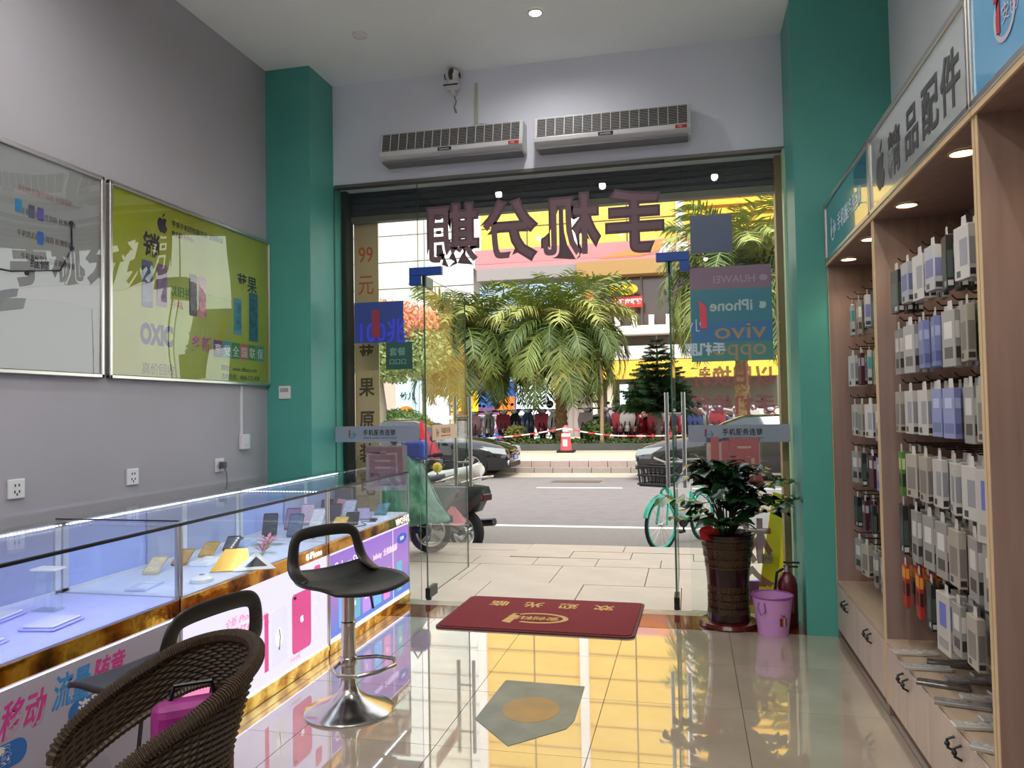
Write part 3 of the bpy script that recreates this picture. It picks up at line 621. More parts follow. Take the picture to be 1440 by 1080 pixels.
def scooter(label, x, y, z, rz, col, group=None, seat='#141416', box_=False, detail=True, apron=None):
    t = thing('scooter', label, 'scooter', (x, y, z), rz, group)
    P = mat('scooter_'+col[1:], col, .25, coat=.6); S_ = mat('scooter_seat_'+seat[1:], seat, .5)
    wheel(t, .62, .22, .22, .09, 'front_wheel'); wheel(t, -.56, .22, .22, .1, 'rear_wheel')
    # leg shield and nose (loft across z)
    def ring(cx, hx, hy, z_, n=12): return [(cx+hx*math.cos(2*math.pi*i/n), hy*math.sin(2*math.pi*i/n), z_) for i in range(n)]
    loft([ring(.40, .05, .15, .27), ring(.42, .07, .19, .45), ring(.40, .08, .2, .62), ring(.34, .07, .16, .78), ring(.27, .06, .1, .88)], 'leg_shield', P, t)
    loft([ring(.62, .12, .06, .47), ring(.62, .25, .075, .40), ring(.62, .27, .08, .30)], 'front_fender', P, t)
    MB().tube([(.62, .07, .22), (.58, .07, .5), (.36, .04, .8)], .022, 6).tube([(.62, -.07, .22), (.58, -.07, .5), (.36, -.04, .8)], .022, 6).build('fork', DARKM, t)
    loft([ring(.27, .09, .12, .88), ring(.27, .12, .16, .94), ring(.25, .08, .12, 1.0)], 'handlebar_cover', P, t)
    b = MB().sph((.37, 0, .93), .075, sc=(.6, 1.3, .9)); hl = b.build('headlight', LAMPG, t, smooth=True)
    MB().tube([(.16, -.34, .98), (.24, -.2, .97), (.26, 0, .96), (.24, .2, .97), (.16, .34, .98)], .017, 6).build('handlebar', DARKM, t)
    for s in (-1, 1):
        m_ = MB().tube([(.22, s*.22, .98), (.24, s*.28, 1.13)], .007, 5); m_.sph((.23, s*.29, 1.17), .06, 10, 6, (.25, 1, .75)); m_.build('mirror', MIR, t, smooth=True)
        MB().cyl((.2, s*.26, .975), (.15, s*.35, .98), .024, n=8).build('grip', RUB, t)
    loft([[(xx, yy*w, zz) for xx, yy, zz in [(xx_, -1, .22), (xx_, -1, .3), (xx_, 1, .3), (xx_, 1, .22)]] for xx_, w in ((.42, .13), (.1, .16), (-.15, .16))], 'footboard', P, t)
    rb = [[(-.12, .1, .25), (-.12, .13, .5), (-.12, .12, .68), (-.12, -.12, .68), (-.12, -.13, .5), (-.12, -.1, .25)], [(-.4, .12, .34), (-.4, .19, .5), (-.4, .14, .7), (-.4, -.14, .7), (-.4, -.19, .5), (-.4, -.12, .34)], [(-.7, .1, .44), (-.7, .15, .56), (-.7, .1, .7), (-.7, -.1, .7), (-.7, -.15, .56), (-.7, -.1, .44)], [(-.85, .04, .6), (-.85, .07, .64), (-.85, .04, .7), (-.85, -.04, .7), (-.85, -.07, .64), (-.85, -.04, .6)]]
    loft(rb, 'rear_body', P, t)
    loft([ring2 for ring2 in [[(xx, w*math.cos(a), zz+.045*math.sin(a)) for a in [2*math.pi*i/10 for i in range(10)]] for xx, w, zz in ((-.03, .07, .70), (-.1, .12, .72), (-.35, .14, .73), (-.6, .13, .76), (-.72, .08, .77))]], 'seat', S_, t)
    MB().tube([(-.62, .12, .74), (-.85, .1, .8), (-.88, 0, .8), (-.85, -.1, .8), (-.62, -.12, .74)], .012, 6).build('grab_rail', CHROME, t)
    MB().box(-.87, -.82, -.07, .07, .56, .63).build('tail_light', mat('smoked_red_lens', '#4a1518', .2), t, bev=.01)
    MB().tube([(-.2, .0, .28), (-.56, .09, .22)], .035, 6).tube([(-.3, -.14, .26), (-.8, -.17, .32)], .04, 8).build('swing_arm', DARKM, t)
    MB().tube([(-.05, -.1, .25), (-.1, -.22, .02)], .012, 5).build('side_stand', DARKM, t)
    if box_: MB().box(-1.02, -.72, -.17, .17, .8, 1.08).build('top_box', mat('black_box', '#1a1a1c', .4), t, bev=.04, seg=3)
    if apron: loft([[(.54, -.17, .38), (.50, -.17, .38), (.50, .17, .38), (.54, .17, .38)], [(.54, -.23, .62), (.50, -.23, .62), (.50, .23, .62), (.54, .23, .62)], [(.44, -.2, .86), (.40, -.2, .86), (.40, .2, .86), (.44, .2, .86)]], 'wind_apron', mat('apron_'+apron[1:], apron, .6), t)
    return t
def at_px(px, y):     # x of a column in the row of far scooters
    return px
rnd = random.Random(3)
cols = ['#8e1f2c', '#b98a92', '#9c9a96', '#5a2430', '#303236', '#3a5578', '#a3121d', '#c8c4bd', '#2b2d30', '#7a6a6e', '#b0686e', '#cfc9bf', '#8a1a20', '#a23440', '#6a3a4a', '#b83a3c', '#44474a', '#c9b6b0', '#2f4aa0', '#d8d8d6', '#a81e28', '#7d1f2a']
nm = ['dark red', 'pale pink', 'light grey', 'maroon', 'charcoal', 'steel blue', 'bright red', 'off white', 'black', 'mauve grey', 'dusty rose', 'cream', 'crimson', 'rose red', 'plum', 'brick red', 'slate', 'beige pink', 'royal blue', 'white', 'scarlet', 'wine']
protos = {}
xpos = [-8.6, -8.05, -7.5, -6.98, -6.45, -5.95, -5.45, -4.98, -3.6, -3.1, -2.65, -2.2, -1.78, -1.36, -.92, -.45, .05, .55, 1.05, 1.6, 2.2, 2.8]
lm = ['behind the left door leaf', 'just right of the left door handles', 'third right of the left door handles', 'above the left car bonnet', 'over the nose of the left car', 'midway between left car and palm trunk', 'second left of the middle palm trunk', 'just left of the middle palm trunk', 'just right of the middle palm trunk', 'behind the dark spiky shrub', 'right of the dark spiky shrub', 'left end of the red barrier board', 'in front of the red barrier board, left part', 'in front of the red barrier board, middle', 'in front of the red barrier board, right part', 'left of the right door handles', 'between the right door handles', 'right of the right door handles', 'under the vinyl letters of the right pane', 'above the right car, behind the right pane', 'far right behind the right pane', 'rightmost of the row behind the right pane']
for k, xx in enumerate(xpos):
    sc = scooter(f'{nm[k]} scooter parked facing the road, {lm[k]}', xx, 28.9+rnd.uniform(-.12, .12), .151, -math.pi/2+rnd.uniform(-.25, .25), cols[k], 'scooters parked across the road', apron={1: '#c9a0a8', 3: '#8a2430', 6: '#a03848', 8: '#c8b8b4', 10: '#b0303c', 11: '#d8d0c8', 13: '#c04a58', 14: '#e0d8d4', 16: '#3a4a8a', 18: '#b83a44', 20: '#c9c4c0'}.get(k))
    s = rnd.uniform(1.16, 1.26); sc.scale = (s, s, s)
    if k in (2, 6, 7, 12, 16):
        hc = ['#b02a30', '#26282c', '#b8242c', '#e0ddd6', '#2a2c30'][(2, 6, 7, 12, 16).index(k)]
        h = thing('helmet', f'{["red", "dark", "red and black", "white", "black"][(2,6,7,12,16).index(k)]} helmet hung on the {nm[k]} scooter across the road', 'helmet', (xx+.3, 28.8, 1.43), 0, 'helmets on the far scooters')
        MB().sph((0, 0, .12), .15, sc=(1, 1.1, 1)).build('shell', mat('helmet_'+hc[1:], hc, .2, coat=.5), h, smooth=True); MB().box(-.1, .1, -.16, -.13, .06, .14).build('visor', BG, h, bev=.01)
# nearby scooters left of the door
s1 = scooter('dark scooter with a white seat, rear wheel beside the left door leaf', -3.12, 9.0, ZR+.0, math.radians(152), '#26282a', seat='#f0ede6')
s1.scale = (1.12, 1.12, 1.12)
loft([[(xx, w*math.cos(a), zz+.07*math.sin(a)) for a in [2*math.pi*i/14 for i in range(14)]] for xx, w, zz in ((-.02, .05, .74), (-.08, .13, .76), (-.3, .175, .78), (-.6, .17, .83), (-.74, .1, .86), (-.78, .03, .87))], 'seat_cover', mat('white_seat_cover', '#f0eee6', .6, bump=.4, bscale=12), s1)
s2 = scooter('old grey scooter behind the left glass, under a green rain cover', -3.2, 7.55, -.12, math.radians(200), '#4a5a58')
# green translucent cover + blue bag + pink cloth + red cape: own things resting on the scooters
def cloth(name, label, cat, pts_rows, m, thick=.012):
    b = MB(); n = len(pts_rows[0]); vs = [v for r in pts_rows for v in r]
    b.add(vs, [(i*n+k, i*n+k+1, (i+1)*n+k+1, (i+1)*n+k) for i in range(len(pts_rows)-1) for k in range(n-1)])
    o = b.build(name, m, None, smooth=True); s = o.modifiers.new('thickness', 'SOLIDIFY'); s.thickness = thick
    ss = o.modifiers.new('smooth', 'SUBSURF'); ss.levels = 1; ss.render_levels = 2; return tag(o, label, cat)
rn = random.Random(9); rows = []
for i in range(9):
    u = i/8; row = []
    for k in range(13):
        a = 2*math.pi*k/12; rr = (.1+.42*u**.6)*(1+.12*math.sin(5*a+i)*u); row.append((-3.0+rr*1.15*math.cos(a), 7.5+rr*.75*math.sin(a), 1.0-.78*u-.03*math.sin(3*a)))
    rows.append(row)
GC = ramp_mat('crumpled_green_plastic', [(.3, '#1d3a2c'), (.5, '#3f7a5c'), (.62, '#6f9c84'), (.75, '#2a5242')], 5, .3, bump=.8)
cloth('rain_cover', 'crumpled green plastic rain cover over the scooter behind left door leaf', 'rain cover', rows, GC)
bb = thing('storage_bag', 'blue bag on top of the green rain cover behind left door leaf', 'bag', (-2.74, 7.5, .86)); MB().box(-.12, .12, -.1, .1, 0, .2).build('bag_body', mat('blue_bag', '#3546a8', .6, bump=.3), bb, bev=.05, seg=3); MB().tube([(-.06, 0, .19), (0, 0, .28), (.06, 0, .19)], .01, 5).build('bag_handle', RUB, bb)
rows = []
for i in range(7):
    u = i/6; rows.append([(-3.42+.28*u*math.cos(a)*(1+.1*math.sin(4*a)), 9.6+.2*u*math.sin(a), 1.22-.48*u+.02*math.sin(5*a)) for a in [2*math.pi*k/12 for k in range(13)]])
cloth('rain_cape', 'bright red rain cape behind the left glass pane edge', 'cape', rows, mat('red_cape', '#d8243c', .5))
s3 = scooter('dark scooter under the red rain cape behind the left pane', -3.35, 9.75, ZR, math.radians(100), '#2c3338')
rows = [[(-2.62+.14*u*math.cos(a), 8.35+.1*u*math.sin(a), .28-.16*u+.02*math.cos(3*a)) for a in [2*math.pi*k/12 for k in range(13)]] for u in (0.05, .5, 1, 1.2)]
cloth('pink_cloth', 'pink cloth bundle beside the rear wheel of the white seated scooter', 'cloth', rows, mat('pink_cloth_m', '#dd7f83', .7))
yb = thing('flower', 'small yellow flower bunch above the white scooter seat', 'flower', (-2.86, 8.55, .62)); MB().sph((0, 0, .08), .06, 8, 6).build('petals', mat('yellow_petal', '#e3c72a', .6, bump=.5), yb); MB().tube([(0, 0, 0), (0, 0, .08)], .012, 5).build('stem', mat('stem_green', '#5c7a32', .6), yb)

# ------------------------------------------------------------ teal share bicycle
TEAL = mat('teal_bike_paint', '#23c3a4', .3, coat=.5); bk = thing('bicycle', 'teal share bicycle with black basket outside the right door leaf', 'bicycle', (.12, 10.0, ZR), math.radians(-118))
def bwheel(name, x, ang=0, r=.29, parent=bk):
    c, s = math.cos(ang), math.sin(ang); ri = []
    ri = [(x+r*math.cos(a)*c, r*math.cos(a)*s, r+.012+r*math.sin(a)) for a in [2*math.pi*k/32 for k in range(32)]]
    w = MB().tube(ri, .02, 8, closed=True).build(name, TYRE, parent, smooth=True)
    ri2 = [(x+(r-.03)*math.cos(a)*c, (r-.03)*math.cos(a)*s, r+.012+(r-.03)*math.sin(a)) for a in [2*math.pi*k/32 for k in range(32)]]
    MB().tube(ri2, .014, 6, closed=True).build('rim', TEAL, w, smooth=True); b = MB()
    for k in range(14): a = 2*math.pi*k/14; b.tube([(x, 0, r+.012), (x+(r-.03)*math.cos(a)*c, (r-.03)*math.cos(a)*s, r+.012+(r-.03)*math.sin(a))], .0025, 4)
    b.cyl((x+.03*s, -.03*c, r+.012), (x-.03*s, .03*c, r+.012), .025, n=10); tag(b.build('spokes', ALU, w), kind='stuff')
    fe = [(x+(r+.035)*math.cos(a)*c, (r+.035)*math.cos(a)*s, r+.012+(r+.035)*math.sin(a)) for a in [math.radians(20+150*k/14) for k in range(15)]]
    MB().tube(fe, .028, 6).build('mudguard', TEAL, parent, smooth=True)
bwheel('rear_wheel', 0); bwheel('front_wheel', 1.0, math.radians(-6))
MB().tube([(.35, 0, .28), (.28, 0, .62)], .022, 8).tube([(.35, 0, .28), (.62, 0, .40), (.86, 0, .72)], .03, 8).tube([(0, .06, .3), (.35, .02, .28)], .015, 6).tube([(0, -.06, .3), (.35, -.02, .28)], .015, 6).tube([(0, .06, .3), (.28, .02, .58)], .012, 6).tube([(0, -.06, .3), (.28, -.02, .58)], .012, 6).build('frame', TEAL, bk, smooth=True)
MB().tube([(1.0, .07, .3), (.9, .05, .68), (.85, 0, .74)], .016, 6).tube([(1.0, -.07, .3), (.9, -.05, .68), (.85, 0, .74)], .016, 6).tube([(.85, 0, .72), (.82, 0, 1.0)], .018, 8).build('fork', TEAL, bk, smooth=True)
MB().tube([(.62, -.3, 1.04), (.76, -.2, 1.04), (.84, 0, 1.0), (.76, .2, 1.04), (.62, .3, 1.04)], .014, 8).build('handlebar', mat('grey_bar', '#9a968f', .4, .5), bk, smooth=True)
MB().tube([(.28, 0, .6), (.26, 0, .8)], .016, 8).build('seat_post', ALU, bk); MB().sph((.2, 0, .82), .13, sc=(1, .65, .3)).build('saddle', SEATB, bk, smooth=True)
b = MB()
for k in range(7):
    yy = -.17+.34*k/6; b.tube([(1.2, yy, .98), (1.16, yy, .76), (.93, yy, .76), (.92, yy, .98)], .009, 4)
for k in range(5): xx = .93+.26*k/4; b.tube([(xx, -.18, .98), (xx, -.16, .76), (xx, .16, .76), (xx, .18, .98)], .009, 4)
for z_ in (.78, .88, .98): b.tube([(.92, -.18, z_), (1.2, -.18, z_), (1.2, .18, z_), (.92, .18, z_)], .013, 4, closed=True)
b.build('basket', mat('black_basket', '#161616', .5), bk)
MB().box(.96, 1.12, -.19, -.185, .8, .93).build('basket_sticker', mat('white_sticker', '#dcdcd8', .5), bk)
MB().cyl((.35, -.05, .28), (.35, -.09, .28), .09, n=16).tube([(.35, -.08, .28), (.3, -.1, .13)], .012, 6).box(.25, .36, -.19, -.1, .11, .14).build('crank', DARKM, bk)
# ------------------------------------------------------------ cone, tape
cn = thing('traffic_cone', 'red and white traffic post holding barrier tape on the far pavement', 'cone', (-3.83, 24.2, -.01))
CR = mat('cone_red', '#c95256', .5); CW = mat('cone_white', '#e6dcd8', .5)
MB().box(-.27, .27, -.27, .27, 0, .07).build('rubber_base', RUB, cn, bev=.02)
MB().lathe([(.19, .07), (.14, .55)], n=20).build('cone_body', CR, cn, smooth=True); MB().lathe([(.11, .55), (.09, .8), (.04, .86)], n=20).build('cone_top', CR, cn, smooth=True)
MB().lathe([(.145, .5), (.148, .5), (.135, .6), (.128, .6)], n=20).build('white_ring', CW, cn); MB().lathe([(.108, .66), (.112, .66), (.108, .76), (.1, .76)], n=20).build('white_ring', CW, cn)
poly(rect(-.07, .2, .14, .22), (0, -.185, 0), X, Z, CW, cn, 'white_label')
tp = thing('barrier_tape', 'red and white barrier tape strung from the traffic post', 'tape', (-3.83, 24.2, .74))
TR = mat('tape_red', '#c9463c', .5); cs = 0
def tape(p0, p1, sag, n=24):
    p0 = Vector(p0); p1 = Vector(p1)
    for i in range(n):
        a, b_ = i/n, (i+1)/n
        q = [p0.lerp(p1, s)+Vector((0, 0, -sag*4*s*(1-s))) for s in (a, b_)]
        b = MB(); b.add([q[0]+Vector((0, 0, -.02)), q[1]+Vector((0, 0, -.02)), q[1]+Vector((0, 0, .02)), q[0]+Vector((0, 0, .02))]+[v+Vector((0, .004, 0)) for v in (q[0]+Vector((0, 0, -.02)), q[1]+Vector((0, 0, -.02)), q[1]+Vector((0, 0, .02)), q[0]+Vector((0, 0, .02)))], [(0, 1, 2, 3), (7, 6, 5, 4), (0, 4, 5, 1), (3, 2, 6, 7)])
        b.build('tape_stripe', TR if (i//2) % 2 else CW, tp)
tape((0, -.12, .02), (-3.4, 0, -.3), .08); tape((0, -.12, .02), (1.6, .3, -.25), .04, 14); tape((1.6, .3, -.25), (5.4, 0, -.2), .03, 26)
# ============================================================ FURNITURE
# ---- framed posters on the left wall (plane x = -2.88, reading direction +y)
def wall_poster(label, y0, y1, z0, z1, bg):
    t = thing('framed_poster', label, 'poster', (XL, y0, z0)); w, h = y1-y0, z1-z0
    box('print_sheet', bg, t, .008, .014, .02, w-.02, .02, h-.02)
    b = MB(); 
    for a in ((0, w, 0, .022), (0, w, h-.022, h), (0, .022, 0, h), (w-.022, w, 0, h)): b.box(0, .028, *a)
    b.build('frame', ALU, t, bev=.004)
    # slightly wavy acrylic cover
    n = 26; vs = []; rr = random.Random(len(label))
    for i in range(n+1):
        for k in range(n+1):
            yy = .022+(w-.044)*i/n; zz = .022+(h-.044)*k/n
            vs.append((.019+.0022*math.sin(yy*5+1.3*math.sin(zz*4))+.0018*math.sin(zz*7+yy*3), yy, zz))
    me = MB().add(vs, [(i*(n+1)+k, (i+1)*(n+1)+k, (i+1)*(n+1)+k+1, i*(n+1)+k+1) for i in range(n) for k in range(n)])
    me.build('acrylic_cover', glass('poster_acrylic', (.97, .98, .97), .13), t, smooth=True)
    return t
LIME = ramp_mat('lime_poster_print', [(.35, '#8d8c14'), (.6, '#9fae22'), (.75, '#b6bd4a')], 1.2, .4)
t = wall_poster('lime green framed phone sales poster next to the left green pillar', 3.38, 4.94, 1.545, 2.57, LIME)
O = lambda y, z: (.0148, y, z); DK = mat('dark_navy_print', '#15172a', .5)
poly(fruit(0, 0, .1), O(.42, .885), Y, Z, DK, t, 'fruit_mark'); poly(leafp(.42, .885, .1), O(0, 0), Y, Z, DK, t, 'fruit_leaf')
text('苹果手机授权服务商 全国联保', .038, O(.50, .90), Y, Z, DK, t); text('售后服务中心', .034, O(.50, .845), Y, Z, DK, t)
text('销', .14, O(.26, .70), Y, Z, DK, t, bold=.003); text('苹果', .12, O(1.16, .64), Y, Z, DK, t, bold=.002)
for (y_, z_, w_, h_, c) in ((.25, .40, .09, .26, '#3a4a6a'), (.37, .42, .09, .24, '#6a4a6a'), (.66, .40, .075, .25, '#3a2a3c'), (.75, .40, .075, .25, '#a86a72'), (1.12, .33, .09, .24, '#4f8fa8'), (1.3, .30, .11, .33, '#2f6480')):
    p = poly(rrect(0, 0, w_, h_, .012), O(y_, z_), Y, Z, mat('phone_print_'+c[1:], c, .35), t, 'phone_picture'); poly(rect(.006, h_*.12, w_-.012, h_*.76), (.0002+.0148+.001, y_, z_), Y, Z, mat('phone_screen_'+c[1:], c, .2, var=.5, vscale=25), p, 'screen_picture')
text('以旧换新', .07, O(.48, .50), Y, Z, mat('green_print', '#2d7a3a', .5), t); text('手机', .05, O(.5, .43), Y, Z, LRED, t)
text('OXIC', .15, O(.24, .205), Y, Z, mat('indigo_print', '#241a60', .5), t, bold=.008, sx=.72)
text('多新', .10, O(.68, .20), Y, Z, mat('magenta_print', '#b05a7a', .5), t, bold=.002)
for k, (ch, c) in enumerate(zip('享受全国联保', ('#5c3f6a', '#3f8f8a', '#2f7a3a', '#b05560', '#3a7a2f', '#3a8f8a'))):
    poly(rect(0, 0, .09, .105), O(.90+.098*k, .17), Y, Z, mat('square_'+c[1:], c, .5), t, 'coloured_square'); text(ch, .075, (.0162, .908+.098*k, .19), Y, Z, WB, t)
text('网址：www.nfbazs.com', .042, O(.98, .09), Y, Z, DK, t); text('咨询热线：4006-522-028', .042, O(.98, .035), Y, Z, DK, t)
text('高价回收', .07, O(.25, .04), Y, Z, mat('olive_print', '#4a4a18', .5), t)
GREYP = mat('grey_poster_print', '#8f9191', .4)
t = wall_poster('pale grey framed poster with a route line at the left edge of the picture', 1.9, 3.345, 1.545, 2.57, GREYP)
MB().tube([(.018, .0, .45), (.018, .9, .45), (.018, 1.17, .5), (.018, 1.24, .62), (.018, 1.235, .74)], .004, 5).build('route_line', DK, t)
for p in ((.98, .455), (1.24, .62), (1.235, .74), (.2, .45)): MB().cyl((.015, p[0], p[1]), (.021, p[0], p[1]), .011, n=12).build('route_dot', DK, t)
for (y_, z_, c) in ((.92, .72, '#2f7fae'), (.99, .71, '#4a4f6a'), (1.04, .71, '#5a4f9a'), (1.04, .6, '#2f5fae')):
    poly(rrect(0, 0, .034, .06, .006), O(y_, z_), Y, Z, mat('mini_phone_'+c[1:], c, .4), t, 'phone_picture')
FT = mat('faint_grey_ink', '#6a6260', .6)
for k in range(4): text('手机售后服务流程 检测维修', .032, O(.93+.02*(k % 2), .82-.1*k), Y, Z, FT if k else mat('faint_pink_ink', '#9a7a78', .6), t, sx=.8)
text('维修', .055, O(1.0, .49), Y, Z, DK, t)
# ---- sockets and switch
def socket(label, y, z, plug=False):
    t = thing('wall_socket', label, 'socket', (XL, y, z)); MB().box(0, .012, -.043, .043, -.043, .043).build('plate', WHITE_PL, t, bev=.004, seg=2)
    b = MB()
    for a, c in ((-.01, .016), (.01, .016), (-.012, -.012), (.012, -.012), (0, -.024)): b.box(.0121, .0135, a-.003, a+.003, c-.006, c+.006)
    b.build('slots', BLACK_PL, t)
    if plug:
        p = MB().box(.013, .05, -.02, .02, -.02, .02).build('plug', mat('grey_plug', '#55524f', .5), t, bev=.006); MB().tube([(.04, 0, -.01), (.05, .01, -.05), (.04, .03, -.12), (.03, .02, -.2)], .004, 6).build('cord', mat('grey_cord', '#77746f', .5), t, smooth=True)
socket('white double wall socket nearest the left edge of the picture', 2.84, 1.04); socket('white wall socket in the middle of the left wall', 3.57, 1.03); socket('wall socket with a grey plug and cord in it', 4.35, 1.035, True)
t = thing('switch_box', 'white surface switch box with a conduit up to the lime poster', 'switch', (XL, 4.62, 1.17)); MB().box(0, .03, -.045, .045, -.05, .05).build('switch_case', WHITE_PL, t, bev=.005, seg=2); MB().box(.03, .035, -.025, .025, -.02, .03).build('rocker', WHITE_PL, t, bev=.002); MB().box(0, .012, -.03, -.016, .05, .37).build('conduit', WHITE_PL, t)
t = thing('pillar_switch', 'small white switch plate on the left green pillar', 'switch', (-2.76, 4.93, 1.5)); MB().box(-.045, .045, -.012, 0, -.045, .045).build('plate', WHITE_PL, t, bev=.004, seg=2); MB().box(-.03, .03, -.016, -.012, .005, .03).build('rocker', mat('grey_rocker', '#9a98a0', .5), t)

# ---- air curtains over the door
def air_curtain(label, x0, x1, group):
    t = thing('air_curtain', label, 'air curtain', (x0, YG, 3.14), 0, group); w = x1-x0; h = .215
    AC = mat('air_curtain_shell', '#c9c8c8', .4)
    MB().prism([(0, .0), (.13, .0), (.165, .035), (.165, .06), (.13, .21), (.0, h)], (0, 0, 0), -Y, Z, -w).build('shell', AC, t, recalc=True, bev=.003)
    DKI = mat('grille_dark', '#16171a', .6)
    def fp_(a, z, off=0):      # a point on the sloping grille face
        s = (z-.062)/(.205-.062); return (a, -(.163-(.033)*s)-.004-off, z)
    MB().add([fp_(.02, .07), fp_(w-.02, .07), fp_(w-.02, .2), fp_(.02, .2)], [(0, 1, 2, 3)]).build('grille_dark_back', DKI, t)
    n = 16; b = MB()
    for k in range(n+1): a = .02+(w-.04)*k/n; b.tube([fp_(a, .07, .002), fp_(a, .2, .003)], .0026, 4)
    b.build('grille_rib', WHITE_PL, t); b = MB()
    for k in range(11):
        z_ = .077+.0118*k; b.tube([fp_(.02, z_, .001), fp_(w-.02, z_, .001)], .0011, 4)
    tag(b.build('grille_wires', WHITE_PL, t), kind='stuff')
    poly(rect(0, 0, .1, .024), (w*.42, -.1665, .018+.02), X, Z, DKI, t, 'maker_plate'); text('DIAMON', .016, (w*.42+.012, -.169, .043), X, Z, WB, t, sx=1.1)
    poly(rect(0, 0, .075, .022), (w-.1, -.1665, .038), X, Z, mat('red_label', '#b02a2a', .4), t, 'red_label'); text('HSD', .016, (w-.085, -.169, .043), X, Z, WB, t)
    MB().box(.02, w-.02, -.15, -.02, -.012, .001).build('outlet_lip', mat('grey_lip', '#6f6f72', .5), t)
air_curtain('left white air curtain above the door, beside the camera conduit', -2.125, -1.075, 'air curtains'); air_curtain('right white air curtain above the door', -.995, .05, 'air curtains')
t = thing('security_camera', 'white dome security camera on the wall above the left air curtain', 'camera', (-1.6, YG-.06, 3.66))
MB().box(-.012, .012, 0, .06, -.04, 0).build('bracket', WHITE_PL, t); MB().lathe([(.02, -.01), (.05, 0), (.052, .02), (.045, .04)], n=20).build('base', WHITE_PL, t, smooth=True); MB().box(-.055, .055, -.055, -.045, -.0, .01).build('base_black_band', BLACK_PL, t, bev=.003)  # black plastic band across the front of the base
MB().sph((0, 0, .085), .052, 20, 12).build('head', WHITE_PL, t, smooth=True); MB().sph((0, -.022, .088), .04, 16, 10, (.75, .85, 1.15)).build('lens', mat('black_lens', '#08080a', .1, coat=1), t, smooth=True)
for s in (-1, 1): MB().cyl((s*.052, 0, .085), (s*.056, 0, .085), .02, n=12).build('side_cap', BLACK_PL, t)
MB().tube([(0, .04, -.04), (.01, .05, -.08), (-.005, .05, -.12), (.01, .05, -.16)], .004, 5).build('cable', mat('grey_cord', '#77746f', .5), t)
t = thing('cable_conduit', 'thin white vertical cable conduit between the camera and the air curtains', 'conduit', (-1.44, YG, 3.36)); MB().box(-.01, .01, -.012, 0, 0, .34).build('trunking', mat('cream_conduit', '#b9b9a4', .5), t); MB().box(-.022, .022, -.03, 0, -.0, .03).build('junction', mat('grey_junction', '#6c6c70', .5), t)
for k in range(3): MB().tube([(.02, -.01, .02+.01*k), (.06+.03*k, -.012, .03), (.14+.05*k, -.01, .01+.012*k)], .003, 5).build('wire', mat('grey_cord', '#77746f', .5), t)

# ---- showcases
CASEW = mat('case_white_laminate', '#c6c8da', .35); DECK = mat('case_deck', '#b2b8ea', .3, bump=.02)
BLK = mat('black_edge', '#101014', .3); LEDD = emis('led_dot', '#eef2ff', 6); BACKP = mat('case_back_panel', '#a3afe6', .3)
GOLDM = ramp_mat('gold_marble_band', [(.3, '#3d2405'), (.45, '#a8620f'), (.55, '#d9a23a'), (.68, '#7a3a0a'), (.8, '#e3b64a')], 6, .07, .85, bump=.2)
def showcase(label, y0, y1, front):
    t = thing('display_case', label, 'display case', (-1.98, y0, 0), 0); L = y1-y0; D = -.575
    box('gold_plinth', GOLD, t, D, 0, 0, L, 0, .055, bev=.003); box('carcass', CASEW, t, D, -.03, .0, L, .055, .565)
    f = box('light_box' if front != 1 else 'poster_front', emis('backlit_panel', '#e4deff', .62) if front != 1 else mat('lavender_poster', '#a9a3b4', .4), t, -.03, -.004, .012, L-.012, .06, .56)
    box('gold_band', GOLDM, t, -.04, .002, 0, L, .562, .625, bev=.002); box('deck', DECK if front == 1 else mat('case_deck_pale', '#cdd3ea', .3), t, D+.02, -.002, .004, L-.004, .62, .632)
    box('gold_plinth_edge', GOLD, f, -.003, .004, 0, L, .04, .064)
    LG = mat('led_tube', '#000000', .5, emit='#f4f2ff', es=1.2)
    box('edge_light', LG, f, -.006, -.001, .01, L-.01, .552, .557) if front == 1 else box('edge_light', LG, f, -.006, -.001, .01, L-.01, .066, .074)
    for a, nme in ((0, 'post'), (L-.012, 'post')): box(nme, ALU, t, -.012, 0, a, a+.012, .055, .925); 
    box('side_glass', [G2][0], t, D+.01, -.012, L-.007, L-.002, .635, .92)
    box('front_glass', G2, t, -.007, -.002, .012, L-.012, .63, .92)
    box('top_glass', G2, t, D, 0, 0.003, L-.003, .922, .93)
    box('front_edge', BLK, t, -.016, .002, 0, L, .912, .922); box('cross_edge', BLK, t, D, 0, L-.006, L, .931, .936) if front == 1 else None
    bp = box('back_panel', BACKP, t, D, D+.012, .03, L*.62, .64, .9); box('back_panel', mat('pale_back_panel', '#9aa2c2', .2), t, D+.014, D+.022, L*.4, L-.04, .64, .9)
    b = MB()
    for a in ((.0, L, .9, .915), (0, L, .632, .645), (0, .03, .632, .915), (L-.03, L, .632, .915), (L*.6, L*.63, .632, .915)): b.box(D, D+.024, *a)
    b.build('back_frame', mat('white_frame', '#c9ccd8', .35), t)
    b = MB()
    for k in range(int(L/.018)): b.box(D+.026, D+.031, .012+.018*k, .018+.018*k, .906, .911)
    tag(b.build('led_dots', LEDD, t), kind='stuff')
    if front == 3:
        b = MB()
        for k in range(30): b.box(D+.02+.018*k, D+.026+.018*k, .012, .018, .906, .911)
        tag(b.build('led_dots', LEDD, t), kind='stuff')
    l = bpy.data.lights.new('led_strip', 'AREA'); l.shape = 'RECTANGLE'; l.size = .02; l.size_y = L*.95; l.energy = LED_W*(1.25 if front == 1 else 1); l.color = (.5, .52, 1) if front == 1 else (.68, .78, 1)
    o = bpy.data.objects.new('led_strip', l); COL.objects.link(o); o.parent = t; o.location = (-.03, L/2, .905); o.rotation_euler = (0, math.radians(38), 0)
    return t, f
U = lambda y, z, e=0: (-.0035+e, y, z)
